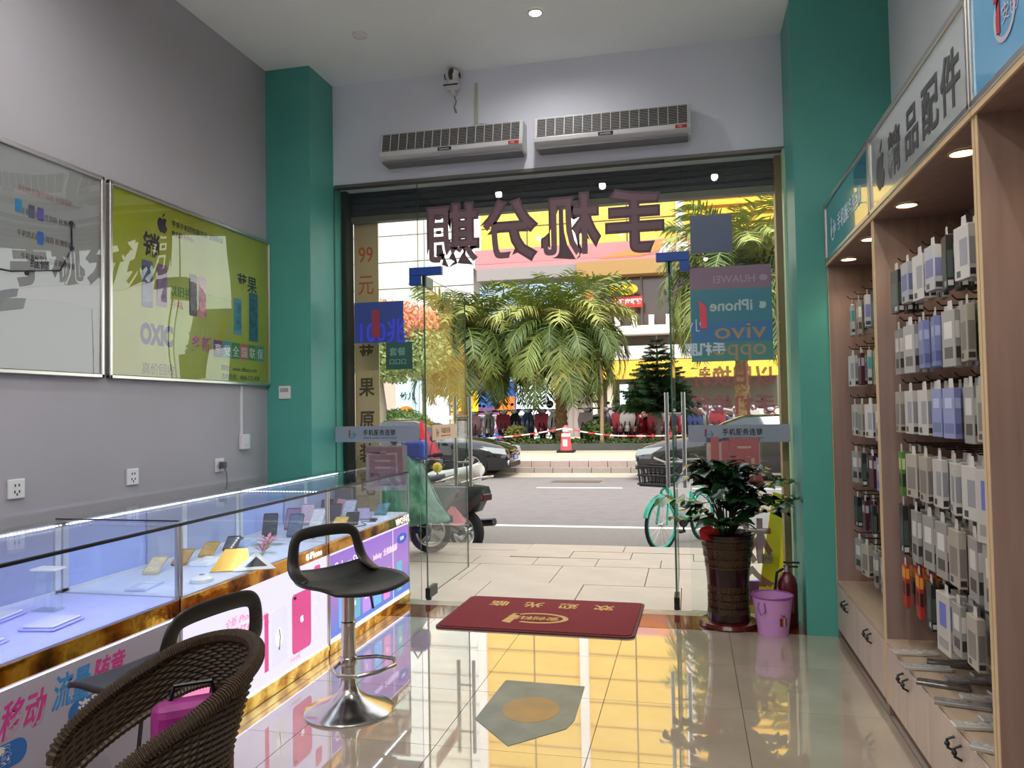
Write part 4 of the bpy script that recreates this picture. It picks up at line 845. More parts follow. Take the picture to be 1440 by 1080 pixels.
c1, f1 = showcase('nearest glass display case with the lavender tariff poster front', 1.42, 2.705, 1)
PKM = mat('hot_magenta_print', '#c8348a', .5); BLU = mat('cyan_blue_print', '#2f86c8', .5)
text('去移动', .115, U(.385, .415), Y, Z, PKM, f1, bold=.0018, shear=.3, sx=.72); text('流量', .115, U(.66, .43), Y, Z, BLU, f1, bold=.0018, shear=.3, sx=.68); text('随意', .11, U(.83, .435), Y, Z, PKM, f1, bold=.0018, shear=.3, sx=.68)
for y_, s_ in ((.37, '套餐'), (.73, '流量')):
    poly(rrect(0, 0, .2, .075, .036), U(y_, .32 if y_ < .5 else .345), Y, Z, mat('blue_pill', '#2468b4', .5), f1, 'blue_pill'); text(s_, .06, U(y_+.04, .34 if y_ < .5 else .365, .0015), Y, Z, WB, f1, bold=.002, sx=.85)
poly(ell(0, 0, .03, .03), U(.86, .42), Y, Z, mat('green_dot', '#9ab83a', .5), f1, 'green_dot')
text('国内主叫', .055, U(.96, .25), Y, Z, INK, f1, sx=.62); text('流量 1GB', .05, U(.40, .24), Y, Z, INK, f1, sx=.7); text('国内主叫 分钟', .05, U(.4, .14), Y, Z, INK, f1, sx=.7)
c2, f2 = showcase('middle glass display case with the white backlit pink phone poster', 2.715, 3.995, 2)
PKE = mat('backlit_pink', '#c02f70', .4, emit='#d4508f', es=.45); GRE = mat('backlit_grey', '#b9bac4', .4, emit='#c9c6da', es=.6); FPK = mat('backlit_rose', '#c86a92', .4, emit='#d98ab0', es=.5); WE = emis('backlit_white', '#ffffff', .6)
p = poly(rrect(0, 0, .2, .30, .025), U(.88, .13), Y, Z, PKE, f2, 'pink_phone_print'); poly(fruit(0, 0, .04), U(.98, .29, .0015), Y, Z, WE, p, 'fruit_mark'); poly(ell(0, 0, .014, .008), U(.91, .41, .0015), Y, Z, INK, p, 'camera_print')
poly(rect(0, 0, .035, .27), U(.62, .13), Y, Z, PKE, f2, 'phone_side_print'); poly(rrect(0, 0, .15, .27, .02), U(.68, .13), Y, Z, GRE, f2, 'white_phone_print'); poly(ell(0, 0, .03, .045), U(.75, .26, .0015), Y, Z, WE, f2, 'earphone_print'); MB().tube([U(.75, .2, .002), U(.76, .26, .002), U(.75, .3, .002)], .003, 4).build('earphone_wire_print', INK, f2)
text('全新 iPhone 7', .045, U(.3, .42), Y, Z, FPK, f2, shear=.2); text('浓墨红色来袭.', .062, U(.28, .355), Y, Z, FPK, f2, bold=.001, shear=.2); text('RED 特别版', .03, U(.42, .3), Y, Z, FPK, f2)
poly(ell(0, 0, .1, .12), U(.2, .3), Y, Z, FPK, f2, 'pink_disc_print'); poly(ell(0, 0, .1, .13, 14), U(.06, .25), Y, Z, FPK, f2, 'pink_disc_print')
for k in range(3): poly(rrect(0, 0, .07, .09, .012), U(1.12, .44-.1*k), Y, Z, PKE if k == 0 else GRE, f2, 'small_phone_print')
text('iPhone', .05, (.0035, 1.06, .58), Y, Z, WE, c2, bold=.0015); poly(fruit(0, 0, .042), (.0035, 1.035, .596), Y, Z, WE, c2, 'fruit_mark')
text('小小手机', .025, U(.86, .1), Y, Z, FPK, f2)
c3, f3 = showcase('farthest glass display case with the purple backlit poster, at the window', 4.005, 5.27, 3)
PUR = mat('backlit_purple', '#a07ad0', .4, emit='#a884dc', es=.55); MAG = mat('backlit_magenta', '#c070b8', .4, emit='#cf80c4', es=.55); BLE = mat('backlit_blue', '#5a9ae0', .4, emit='#5f9fe8', es=.6); TEE = mat('backlit_teal', '#5aa0b0', .4, emit='#5fa4b8', es=.5)
def grad3(name, c0, c1_, c2_):
    m = mat(name, '#000000', .4, emit='#ffffff', es=.5); n = m.node_tree.nodes; l = m.node_tree.links; t_ = n.new('ShaderNodeTexCoord'); s_ = n.new('ShaderNodeSeparateXYZ'); r = n.new('ShaderNodeValToRGB'); l.new(t_.outputs['Generated'], s_.inputs[0]); l.new(s_.outputs[2], r.inputs[0]); l.new(r.outputs[0], n['Principled BSDF'].inputs['Emission Color'])
    r.color_ramp.elements[0].color = rgb(c0); e = r.color_ramp.elements.new(.45); e.color = rgb(c1_); r.color_ramp.elements[-1].color = rgb(c2_); return m
poly(rect(0, 0, 1.24, .46), U(.012, .09), Y, Z, grad3('purple_poster_print', '#5a8ae8', '#b48ad4', '#a070dc'), f3, 'purple_poster')
text('Galaxy S8 |', .085, U(.06, .44, .002), Y, Z, WE, f3); text('Infinity  全视曲面屏', .05, U(.62, .41, .002), Y, Z, mat('pale_lilac', '#d8c0e8', .4, emit='#dcc4ec', es=.7), f3)
for k, (y_, w_, m_) in enumerate(((.12, .13, BLE), (.28, .13, TEE), (.45, .12, PUR), (.62, .12, BLE), (.78, .11, MAG), (1.02, .09, TEE))): q = poly(rrect(0, 0, w_, .2, .012), U(y_, .12, .002), Y, Z, m_, f3, 'phone_picture'); text('S8', .04, U(y_+.03, .2, .004), Y, Z, WE, q)
poly(rect(0, 0, .006, .46), U(.95, .09, .002), Y, Z, WE, f3, 'poster_seam'); poly(ell(0, 0, .09, .035), U(1.12, .47, .003), Y, Z, mat('logo_blue_oval', '#2a4aa8', .4, emit='#2a4aa8', es=.5), f3, 'blue_oval'); text('SUM', .035, U(1.08, .46, .005), Y, Z, WE, f3)
text('VIVO手机', .06, (.0035, 1.0, .572), Y, Z, WE, c3, bold=.002)
text('华为', .05, (.0035, .90, .575), Y, Z, mat('green_ink', '#3a9a3a', .5), c3)
# ---- goods in the showcases (deck top z = .632)
def phone(label, x, y, rz, colr, tilt=0, sz=(.072, .15), group=None, z=.633, name='phone', cat='phone', stand=False):
    t = thing(name, label, cat, (x, y, z), rz, group); a, b_ = sz; m_ = mat('phone_body_'+colr[1:], colr, .25, .5)
    c, s = math.cos(tilt), math.sin(tilt)
    pts = [Vector(p) for p in [(q[0], q[1]*c, q[1]*s) for q in rrect(-a/2, 0, a, b_, .01, 3)]]
    nrm = Vector((0, -s, c))*.008; n = len(pts); b = MB(); b.add(pts+[p+nrm for p in pts], [tuple(range(n-1, -1, -1)), tuple(range(n, 2*n))]+[(i, (i+1) % n, n+(i+1) % n, n+i) for i in range(n)]); b.build('phone_body', m_, t)
    pts = [Vector((q[0], q[1]*c, q[1]*s))+nrm for q in rect(-a/2+.005, .012, a-.01, b_-.024)]; MB().add(pts+[p+nrm*.05 for p in pts], [(4, 5, 6, 7), (0, 1, 5, 4), (1, 2, 6, 5), (2, 3, 7, 6), (3, 0, 4, 7)]).build('screen', mat('screen_'+colr[1:], colr, .1, var=.2, vscale=40, coat=1), t)
    if tilt: MB().box(-.02, .02, b_*c*.55, b_*c*.6, 0, b_*s*.6).build('easel', glass('acrylic', (.95, .97, 1), .08), t)
    return t
phone('cream gold phone, leftmost of four at the back of the middle case', -2.40, 3.07, .3, '#d8c8a0', .35)
phone('bronze gold phone, second of the four at the back of the middle case', -2.40, 3.27, .3, '#a8813c', .35)
phone('gold phone, third of the four at the back of the middle case', -2.40, 3.48, .3, '#b8923c', .35)
phone('black phone, rightmost of the four at the back of the middle case', -2.38, 3.66, .35, '#1f2030', .35)
t = thing('display_card', 'gold and white folded display card in the middle case', 'card', (-2.06, 3.2, .633), .5); MB().prism([(0, 0), (.18, 0), (.16, .11), (.06, .11)], (-.1, 0, 0), X, Vector((0, .6, .8)), .006).build('gold_leaf', mat('card_gold', '#b98f3a', .3, .6), t, recalc=True); MB().prism([(0, 0), (.19, 0), (.1, .1)], (.0, -.03, 0.002), X, Vector((0, .7, .7)), .006).build('white_leaf', WHITE_PL, t, recalc=True); MB().prism([(.05, .02), (.15, .02), (.1, .075)], (.0, -.037, .004), X, Vector((0, .7, .7)), .001).build('black_triangle', BLACK_PL, t, recalc=True)
t = thing('charger_puck', 'round white glossy puck near the front left of the middle case', 'charger', (-2.07, 2.98, .633)); MB().lathe([(.001, .03), (.03, .028), (.048, .015), (.05, 0)], n=24).build('shell', WHITE_PL, t, smooth=True); MB().lathe([(.012, .0301), (.012, .032)], n=16).build('pad', mat('blue_grey_pad', '#8a90b8', .2), t)
PF = mat('pink_petal', '#e38aa0', .6); 
def flower(label, x, y, m_, r=.04):
    t = thing('artificial_flower', label, 'flower', (x, y, .633)); b = MB()
    for k in range(10):
        a = 2*math.pi*k/10; zt = .03+.02*(k % 2); b.add([(0, 0, .01), (r*.6*math.cos(a-.3), r*.6*math.sin(a-.3), zt), (r*1.3*math.cos(a), r*1.3*math.sin(a), zt+.01), (r*.6*math.cos(a+.3), r*.6*math.sin(a+.3), zt)], [(0, 1, 2, 3)])
    b.build('petals', m_, t); b = MB()
    for k in range(4): a = 1.57*k+.4; b.add([(0, 0, .004), (r*1.1*math.cos(a-.3), r*1.1*math.sin(a-.3), .006), (r*1.8*math.cos(a), r*1.8*math.sin(a), .004), (r*1.1*math.cos(a+.3), r*1.1*math.sin(a+.3), .006)], [(0, 1, 2, 3)])
    b.build('leaves', mat('green_petal', '#4aa03a', .5), t)
flower('rose red artificial flower with a green leaf in the middle case', -2.16, 3.62, mat('rose_petal', '#b8486a', .6)); flower('pale pink artificial flower, right of the rose red one', -2.27, 3.86, PF, .055); flower('pale pink artificial flower near the post of the farthest case', -2.13, 4.12, PF, .045)
def pack(label, x, y, rz, w, d, h, colr, name='boxed_accessory', cat='box', z=.633, group=None):
    t = thing(name, label, cat, (x, y, z), rz, group); MB().box(-w/2, w/2, -d/2, d/2, 0, h).build('carton', mat('carton_'+colr[1:], colr, .4), t, bev=.002); MB().box(-w*.4, w*.4, -d*.4, d*.4, h, h+.0008).build('print', mat('carton_print_'+colr[1:], colr, .4, var=.35, vscale=30), t); return t
pack('clear flat case pack, left of the round puck in the middle case', -2.25, 2.85, .2, .09, .16, .012, '#c6cce8'); pack('white phone box lying behind the folded card', -2.3, 3.35, .1, .09, .16, .02, '#dfe2ee', z=.633)
pack('pale blue flat pack in the middle case behind the rose flower', -2.42, 3.84, .2, .1, .17, .014, '#9fb4dc')
# case 1
t = thing('acrylic_riser', 'clear acrylic riser stand in the nearest display case', 'stand', (-2.35, 2.45, .633), .1); AC2 = glass('acrylic', (.95, .97, 1), .08); MB().box(-.05, .05, -.03, .03, 0, .006).build('foot', AC2, t); MB().box(-.035, -.03, -.03, .03, .006, .15).build('upright', AC2, t); MB().box(.03, .035, -.03, .03, .006, .15).build('upright', AC2, t); MB().box(-.05, .05, -.035, .035, .15, .158).build('top_plate', WHITE_PL, t, bev=.002)
TRY = mat('lavender_tray', '#a4a6dc', .35)
for (x, y, r, w, d, lb) in ((-2.43, 2.3, .2, .11, .19, 'pale lavender tray at the back of the nearest case'), (-2.17, 2.28, .15, .13, .17, 'pale lavender tray in the centre of the nearest case'), (-2.2, 1.98, .2, .14, .2, 'pale lavender tray at the left picture edge of the nearest case'), (-2.43, 2.02, 0, .1, .2, 'lavender tray at the back left of the nearest case')):
    t = thing('display_tray', lb, 'tray', (x, y, .633), r); b = MB(); b.box(-w/2, w/2, -d/2, d/2, 0, .008); b.build('tray_base', TRY, t, bev=.003); MB().box(-w/2+.01, w/2-.01, -d/2+.01, d/2-.01, .008, .016).build('tray_pad', CASEW, t, bev=.003)
# case 3: phones on easels and boxes
rr = random.Random(21); cl = ['#3b3f4e', '#8a6f9a', '#c9b0c4', '#2b2d38', '#b87f8c', '#5a6a8a', '#d8d6e0', '#3a3550', '#a8b0c8', '#6a5a4a', '#c8a04a', '#20222a', '#9a8fb0', '#4f7a8a', '#e0c0cc', '#33415a']
k = 0
for x in (-2.42, -2.26, -2.12):
    for j in range(5):
        y = 4.14+.235*j+rr.uniform(-.02, .02)
        if (x, j) in ((-2.12, 0),): continue
        phone(f'{["charcoal","violet","lilac","black","rose","slate blue","silver","indigo","pale blue","brown","gold","jet black","mauve","teal","blush","navy"][k%16]} phone, {["back","middle","front"][(-2.42,-2.26,-2.12).index(x)]} row of the farthest case, {["first","second","third","fourth","fifth"][j]} from near post', x, y, .35+rr.uniform(-.2, .2), cl[k % 16], .75 if x < -2.2 else .35, (.085, .17), group='phones in the farthest case'); k += 1
pack('black and grey boxed handset leaning by the window in the farthest case', -2.45, 5.2, .1, .12, .06, .17, '#3c4250')
MB_ = thing('charging_cable', 'dark coiled charging cable in the farthest case', 'cable', (-2.06, 4.3, .634)); MB().tube([(.04*math.cos(a*.7)-.0, .04*math.sin(a*.7)+a*.03, .004+.004*math.sin(a)) for a in range(18)], .003, 5).build('cable', BLACK_PL, MB_); MB().box(-.02, .02, .5, .54, 0, .015).build('connector', BLACK_PL, MB_, bev=.002)
# ---- bar stools
PLAS = mat('black_seat_plastic', '#1a1613', .42, bump=.05, bscale=150)
def bar_stool(label, x, y, rz, seat_m, zt=.6):
    t = thing('bar_stool', label, 'stool', (x, y, 0), rz, 'bar stools by the showcases')
    MB().lathe([(.2, 0), (.202, .008), (.195, .014), (.15, .03), (.09, .055), (.05, .085), (.036, .12), (.034, .15)], n=48).build('base', CHROME, t, smooth=True)
    MB().lathe([(.032, .14), (.032, .38), (.034, .385), (.034, .40), (.029, .405), (.029, zt-.03)], n=24).build('gas_column', CHROME, t, smooth=True)
    fr = [(.0, .05, .225), (.05, .12, .225), (.14, .15, .225), (.21, .1, .225), (.23, 0, .225), (.21, -.1, .225), (.14, -.15, .225), (.05, -.12, .225), (0, -.05, .225)]
    MB().tube(fr, .009, 8).lathe([(.036, .205), (.04, .21), (.04, .24), (.036, .245)], n=20).build('foot_ring', CHROME, t, smooth=True)
    # moulded seat pan
    n, m = 20, 20; vs = []
    for i in range(n+1):
        for k in range(m+1):
            u, v = -1+2*i/n, -1+2*k/m
            du = u*math.sqrt(1-v*v*.28); dv = v*math.sqrt(1-u*u*.28)
            z = zt+.028*dv*dv-.012-.03*max(0, u-.55)**1.5*2+.035*max(0, -u-.55)*2-.01*(1-u*u)
            vs.append((du*(.235 if du > 0 else .195), dv*.235*(1 if du > 0 else 1+.12*du), z))
    top = MB().add(vs, [(i*(m+1)+k, (i+1)*(m+1)+k, (i+1)*(m+1)+k+1, i*(m+1)+k+1) for i in range(n) for k in range(m)])
    s = top.build('seat', seat_m, t, smooth=True); sd = s.modifiers.new('thickness', 'SOLIDIFY'); sd.thickness = .014
    # back loop: flattened bar swept round
    path = [(-.03, .195, zt+.0), (-.10, .198, zt+.015), (-.15, .19, zt+.045), (-.165, .18, zt+.10), (-.172, .17, zt+.16), (-.176, .145, zt+.19), (-.178, .08, zt+.197), (-.18, 0, zt+.199), (-.178, -.08, zt+.197), (-.176, -.145, zt+.19), (-.172, -.17, zt+.16), (-.165, -.18, zt+.10), (-.15, -.19, zt+.045), (-.10, -.198, zt+.015), (-.03, -.195, zt+.0)]
    P = [Vector(p) for p in path]; cen = Vector((-.16, 0, zt+.08)); vs = []; fs = []
    for i, p in enumerate(P):
        d = (P[min(i+1, 14)]-P[max(i-1, 0)]).normalized(); a = (p-cen); a = (a-d*a.dot(d)).normalized(); c = d.cross(a)
        wd = .03 if 2 < i < 12 else .034
        for k in range(8):
            g = 2*math.pi*k/8; vs.append(p+a*math.cos(g)*wd+c*math.sin(g)*.011)
    for i in range(14):
        for k in range(8): fs.append((i*8+k, i*8+(k+1) % 8, (i+1)*8+(k+1) % 8, (i+1)*8+k))
    o = MB().add(vs, fs+[tuple(range(7, -1, -1)), tuple(range(112, 120))]).build('backrest_loop', PLAS, t, smooth=True, recalc=True); ss = o.modifiers.new('smooth', 'SUBSURF'); ss.levels = 1; ss.render_levels = 2
    MB().cyl((0, 0, zt-.05), (0, 0, zt-.02), .07, n=20).build('seat_mount', DARKM, t)
    MB().tube([(.0, .05, zt-.03), (-.03, .12, zt-.05), (-.05, .16, zt-.1), (-.08, .2, zt-.19)], .006, 6).build('height_lever', DARKM, t, smooth=True)
    return t
s_ = bar_stool('black bar stool with chrome trumpet base, fully in view on the tiles', -1.54, 3.3, math.radians(-30), PLAS)
bar_stool('black bar stool between the wicker chair and the nearest showcase', -1.56, 2.1, math.radians(170), PLAS, .585)
# ---- wicker tub chair
WK = mat('dark_brown_rattan', '#3a2a1a', .5, var=.25, vscale=60); WKD = mat('rattan_dark_backing', '#120c07', .9)  # dark brown sheet added behind the weave so it is not see-through
ch = thing('wicker_chair', 'dark brown woven wicker tub chair in the near left corner', 'chair', (-1.192, 1.578, 0), -.802)
# local frame: back at +y, opening at -y
RW, RB, AR = .239, .198, .221
def rimp(s):      # s in 0..1 around the horseshoe
    La = AR; Lb = math.pi*RW; T = 2*La+Lb; d = s*T
    if d < La: p = (-RW, -La+d); nn = (-1, 0)
    elif d < La+Lb: a = math.pi-(d-La)/RW; p = (RW*math.cos(a), RB*math.sin(a)); nn = (math.cos(a), math.sin(a))
    else: p = (RW, -(d-La-Lb)); nn = (1, 0)
    z = .79-.278*(1-max(0, math.sin(math.pi*s))**.572)
    return p, nn, z
def pt(s, h, off=0):    # h = distance below the rim, flaring inwards going down
    p, nn, z = rimp(s); k = off-.28*h*(1 if h < .2 else 1)
    if h >= .2: k = off-.056-.1*(h-.2)
    return (p[0]+nn[0]*k, p[1]+nn[1]*k, z-h)
TL = 2*AR+math.pi*RW
def depth(s): return min(.102+.31*max(0, min(1, (s-.36)/.05)), rimp(s)[2]-.4)
b = MB(); N = 200
for j in range(56):
    h = .012+.0075*j; ss_ = [i/N for i in range(N+1) if depth(i/N) >= h]
    run = []
    for i in range(N+1):
        if depth(i/N) >= h: run.append(i/N)
        else:
            if len(run) > 2: b.tube([pt(q, h, .004*math.sin(q*TL/.022*math.pi+j*math.pi)) for q in run], .0042, 4)
            run = []
    if len(run) > 2: b.tube([pt(q, h, .004*math.sin(q*TL/.022*math.pi+j*math.pi)) for q in run], .0042, 4)
tag(b.build('woven_strands', WK, ch), kind='stuff')
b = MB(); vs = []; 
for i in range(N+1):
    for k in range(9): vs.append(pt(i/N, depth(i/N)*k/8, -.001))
b.add(vs, [(i*9+k, (i+1)*9+k, (i+1)*9+k+1, i*9+k+1) for i in range(N) for k in range(8)]); b.build('dark_backing', WKD, ch)
b = MB(); b.tube([pt(i/700, -.004) for i in range(701)], [.019 if (i//2) % 2 else .0145 for i in range(701)], 8); b.build('wrapped_rim', WK, ch)
b = MB(); b.tube([pt(i/N, depth(i/N)) for i in range(N+1)], [.010 if i % 2 else .008 for i in range(N+1)], 6); b.build('lower_rail', WK, ch)
b = MB().lathe([(.001, .41), (.16, .41), (.185, .40), (.19, .385), (.18, .37)], (0, -.04, 0), 32); b.build('seat', WK, ch)
for (x, y) in ((-.17, -.2), (.17, -.2), (-.14, .1), (.14, .1)): MB().tube([(x, y, .40), (x*1.15, y*1.1, 0)], [.018, .014], 8).build('leg', WK, ch)
for sgn in (-1, 1): MB().tube([(sgn*RW, -AR+.01, .51), (sgn*.19, -AR+.02, .38)], .016, 8).build('arm_post', WK, ch)
hb = thing('handbag', 'pink and purple handbag lying on the wicker chair seat', 'bag', (-1.15, 1.62, .412), math.radians(40))
MB().box(-.09, .09, -.035, .035, 0, .28).build('bag_body', mat('magenta_bag', '#8a2070', .5, var=.5, vscale=14, bump=.3, bscale=15), hb, bev=.03, seg=3); MB().tube([(-.05, 0, .27), (-.04, 0, .31), (.04, 0, .31), (.05, 0, .27)], .006, 6).build('bag_strap', BLACK_PL, hb, smooth=True); MB().box(.01, .05, -.041, -.035, .02, .27).build('bag_stripe', mat('navy_stripe', '#1c2030', .5), hb)
# ---- door mat
dm = thing('door_mat', 'dark red welcome door mat with gold lettering inside the door', 'mat', (-.96, 5.03, .001), math.radians(-1.2))
RM = mat('red_mat_pile', '#7d1a20', .95, bump=.6, bscale=250, var=.15, vscale=60); GM = mat('gold_mat_print', '#c8a05a', .9)
MB().prism(rrect(-.62, -.41, 1.24, .82, .05), (0, 0, 0), X, Y, .009).build('rubber_edge', mat('dark_red_rubber', '#5a1418', .7), dm, recalc=True); MB().prism(rrect(-.60, -.39, 1.2, .78, .04), (0, 0, .009), X, Y, .005).build('pile', RM, dm, recalc=True)
for k, c_ in enumerate('欢迎光临'): text(c_, .135, (.43-.24*k, .26, .0145), -X, -Y, GM, dm, bold=.003)
ring = [(.2*math.cos(a), .12*math.sin(a)) for a in [math.radians(60+270*i/24) for i in range(25)]]+[(.165*math.cos(a), .095*math.sin(a)) for a in [math.radians(330-270*i/24) for i in range(25)]]
poly(ring, (-.02, -.12, .0145), -X, -Y, GM, dm, 'logo_ring'); text('安创科技', .085, (.12, -.09, .0145), -X, -Y, GM, dm, bold=.002); poly([(-.02, -.1), (.03, -.1), (.06, .1), (.0, .13)], (-.17, -.13, .0145), -X, -Y, GM, dm, 'figure_one')
# ---- floor sticker
fs_ = thing('floor_sticker', 'worn grey six sided floor sticker with an orange centre', 'sticker', (-.74, 3.48, .0005))
poly([(-.19, .33), (.21, .31), (.22, -.1), (.2, -.2), (-.005, -.41), (-.21, -.17)], (0, 0, 0), X, Y, ramp_mat('grey_blue_sticker', [(.35, '#5c6a68'), (.7, '#7d8580')], 5, .35), fs_, 'sticker_sheet', .0012)
poly(ell(0, 0, .13, .15, 18), (.01, -.02, .0013), X, Y, ramp_mat('worn_orange_print', [(.3, '#8a6f4a'), (.7, '#a8803c')], 6, .35), fs_, 'orange_print', .0006)
# ---- tall pot with plant
pt_ = thing('plant_pot', 'tall dark glazed pot with gold lettering holding the bushy plant', 'pot', (.205, 5.02, 0))
PG_ = ramp_mat('dark_brown_glaze', [(.35, '#120706'), (.6, '#2a0f0c'), (.8, '#3d1812')], 8, .12, bump=.1)
MB().lathe([(.175, 0), (.182, .01), (.172, .03), (.16, .035)], n=40).build('saucer', mat('maroon_saucer', '#4a100f', .2), pt_, smooth=True)
MB().lathe([(.13, .03), (.132, .05), (.125, .12), (.125, .25), (.138, .40), (.158, .52), (.168, .56), (.172, .565), (.166, .572), (.15, .57), (.145, .54), (.001, .54)], n=48).build('pot_body', PG_, pt_, smooth=True)
GLD = mat('gold_glaze', '#5a4628', .4, .5)
def pot_r(z): 
    P_ = [(.05, .132), (.12, .125), (.25, .125), (.40, .138), (.52, .158), (.56, .168)]
    for (a, b1_), (c, d) in zip(P_, P_[1:]):
        if a <= z <= c: return b1_+(d-b1_)*(z-a)/(c-a)
    return .13
rrn = random.Random(4)
for z_, n_, s_, chs in ((.49, 14, .038, '寿福禄喜'), (.43, 13, .045, '福寿喜禄'), (.38, 13, .04, '禄福喜寿'), (.22, 12, .04, '招财进宝'), (.175, 12, .04, '百福迎春'), (.13, 12, .04, '富贵吉祥'), (.085, 12, .04, '福寿双全')):
    for k in range(n_):
        a = math.radians(-165+150*k/(n_-1)); r_ = pot_r(z_+s_*.4)+.0015; p_ = Vector((r_*math.cos(a), r_*math.sin(a), z_)); u_ = Vector((-math.sin(a), math.cos(a), 0)); text(chs[k % 4], s_, p_-u_*s_*.45, u_, Z, GLD, pt_, name='gold_character')
for z_ in (.47, .535, .36): MB().lathe([(pot_r(z_)+.001, z_), (pot_r(z_)+.002, z_+.003), (pot_r(z_+.006)+.001, z_+.006)], n=40, caps=False).build('gold_line', GLD, pt_)
pl = thing('potted_plant', 'dark green bushy glossy leaved plant growing from the tall pot', 'plant', (.205, 5.02, .54))
LFM = [mat('glossy_leaf', '#16351a', .25, var=.35, vscale=9, coat=.4), mat('glossy_leaf_light', '#3f6a28', .3, var=.3, vscale=9, coat=.3)]; STM = mat('plant_stem', '#3a4a22', .5)
rn = random.Random(12); nleaf = 0
lm_cache = []
def leaf_mesh(L_, W_, m_):
    b = MB(); P_ = []
    for i in range(6):
        u = i/5; w_ = W_*math.sin(math.pi*min(1, u*.93+.04))**.8; P_ += [(u*L_, -w_, .012*math.sin(u*3)-.02*u*u+.006), (u*L_, 0, .012*math.sin(u*3)-.02*u*u), (u*L_, w_, .012*math.sin(u*3)-.02*u*u+.006)]
    b.add(P_, [(i*3+k, (i+1)*3+k, (i+1)*3+k+1, i*3+k+1) for i in range(5) for k in range(2)]); me = bpy.data.meshes.new('leaf'); me.from_pydata(b.v, [], b.f); me.materials.append(m_); me.shade_smooth(); return me
lm_cache = [leaf_mesh(.115, .034, LFM[0]), leaf_mesh(.10, .03, LFM[0]), leaf_mesh(.1, .032, LFM[1])]
stems = [(a, r_, h_, 0) for a, r_, h_ in ((3.0, .34, .22), (2.8, .2, .36), (3.5, .22, .18), (.15, .36, .33), (.0, .28, .16), (.5, .2, .38), (-.4, .3, .22), (1.5, .14, .44), (2.2, .16, .42), (-1.2, .2, .25), (-2.0, .2, .3), (-.9, .1, .42), (-2.6, .12, .40), (4.4, .26, .12), (-.2, .17, .42), (1.0, .1, .4), (2.6, .1, .32), (.3, .12, .28), (-1.6, .08, .36), (3.1, .27, .10), (-.1, .37, .24), (-1.4, .24, .12), (2.9, .14, .45), (.9, .22, .2), (1.9, .08, .3), (-.6, .1, .3), (3.6, .1, .25), (.2, .2, .42), (-1.9, .12, .2), (2.4, .24, .25), (-.7, .26, .34), (4.0, .16, .38), (.0, .06, .46), (3.3, .08, .43))]
for i, (a, r_, h_, _) in enumerate(stems):
    P_ = []
    for k in range(9): u = k/8; P_.append(Vector((r_*u**1.4*math.cos(a)+.03*math.cos(a), r_*u**1.4*math.sin(a)+.03*math.sin(a), h_*math.sin(u*1.75)/math.sin(min(1.57, 1.75))+.0)))
    st_ = MB().tube(P_, [.006-.0005*k for k in range(9)], 5).build('stem', STM, pl)
    for k in range(3, 9):
        d = (P_[min(k+1, 8)]-P_[k-1]).normalized()
        for s in (-1, 1):
            if nleaf >= 298 or (i > 23 and k < 4): continue
            sd = d.cross(Vector((0, 0, 1))); sd = sd.normalized() if sd.length > .05 else X
            dir_ = (sd*s*.9+d*.6+Vector((0, 0, rn.uniform(-.2, .35)))).normalized(); o = link('leaf', lm_cache[2] if (i in (0, 3, 19) and k > 4) else lm_cache[(i+k) % 2], pl); nleaf += 1
            nrm = (Vector((0, 0, 1))-dir_*dir_.z); nrm = nrm.normalized() if nrm.length > .05 else Y; sc0 = rn.uniform(.85, 1.3)
            R_ = Matrix((dir_, nrm.cross(dir_), nrm)).transposed().to_4x4(); o.matrix_local = Matrix.Translation(P_[k]) @ R_ @ Matrix.Rotation(rn.uniform(-.5, .5), 4, 'X') @ Matrix.Scale(sc0, 4)
rb_ = thing('red_ribbon', 'bright red ribbon bow at the left rim of the tall pot', 'ribbon', (.09, 4.90, .56), .4); RD = mat('red_satin', '#c0161e', .4, bump=.3)
MB().add([(-.05, 0, -.02), (.04, 0, -.03), (.03, -.02, .05), (-.02, .0, .09), (-.06, -.01, .04)], [(0, 1, 2, 3, 4)]).add([(0, -.01, -.02), (.07, -.02, .0), (.06, -.01, .05)], [(0, 1, 2)]).build('bow', RD, rb_).modifiers.new('thickness', 'SOLIDIFY').thickness = .004
MB().add([(.0, -.012, -.02), (.02, -.012, -.02), (.05, -.02, .03), (.03, -.02, .04)], [(0, 1, 2, 3)]).build('ribbon_tail', RD, rb_)
# ---- pink bucket
bu = thing('bucket', 'small pink plastic bucket with a wire handle beside the tall pot', 'bucket', (.45, 4.86, 0)); PKB = mat('pink_plastic', '#c48fc8', .4)
MB().lathe([(.001, .012), (.082, .012), (.112, .228), (.116, .228), (.086, .0), (.001, .0)][::-1], n=40, caps=False).build('bucket_wall', PKB, bu, smooth=True)
MB().tube([(.117*math.cos(a), .117*math.sin(a), .228) for a in [2*math.pi*k/40 for k in range(40)]], .006, 8, closed=True).build('rim_ring', mat('purple_rim', '#8a3f8a', .4), bu, smooth=True)
MB().tube([(-.085, -.075, .2), (-.09, -.085, .17), (-.075, -.1, .13), (-.05, -.105, .15), (-.055, -.1, .2)], .004, 6).build('handle', mat('purple_handle', '#7a4a8a', .4), bu, smooth=True)
lbp = bpy.data.objects.new('tmp', None); bpy.data.objects.remove(lbp)
a = math.radians(-62); u_ = Vector((-math.sin(a), math.cos(a), 0)); n_ = Vector((math.cos(a), math.sin(a), 0))
for k, c_ in enumerate(('#2a2030', '#b03040', '#d89a3a', '#3a3f9a')): poly(rect(.011*k, 0, .010, .045), n_*.103+Vector((0, 0, .07))-u_*.02, u_, Z, mat('label_'+c_[1:], c_, .5), bu, 'label_stripe')
text('Tee', .02, n_*.107+Vector((0, 0, .122))-u_*.018, u_, Z, INK, bu)
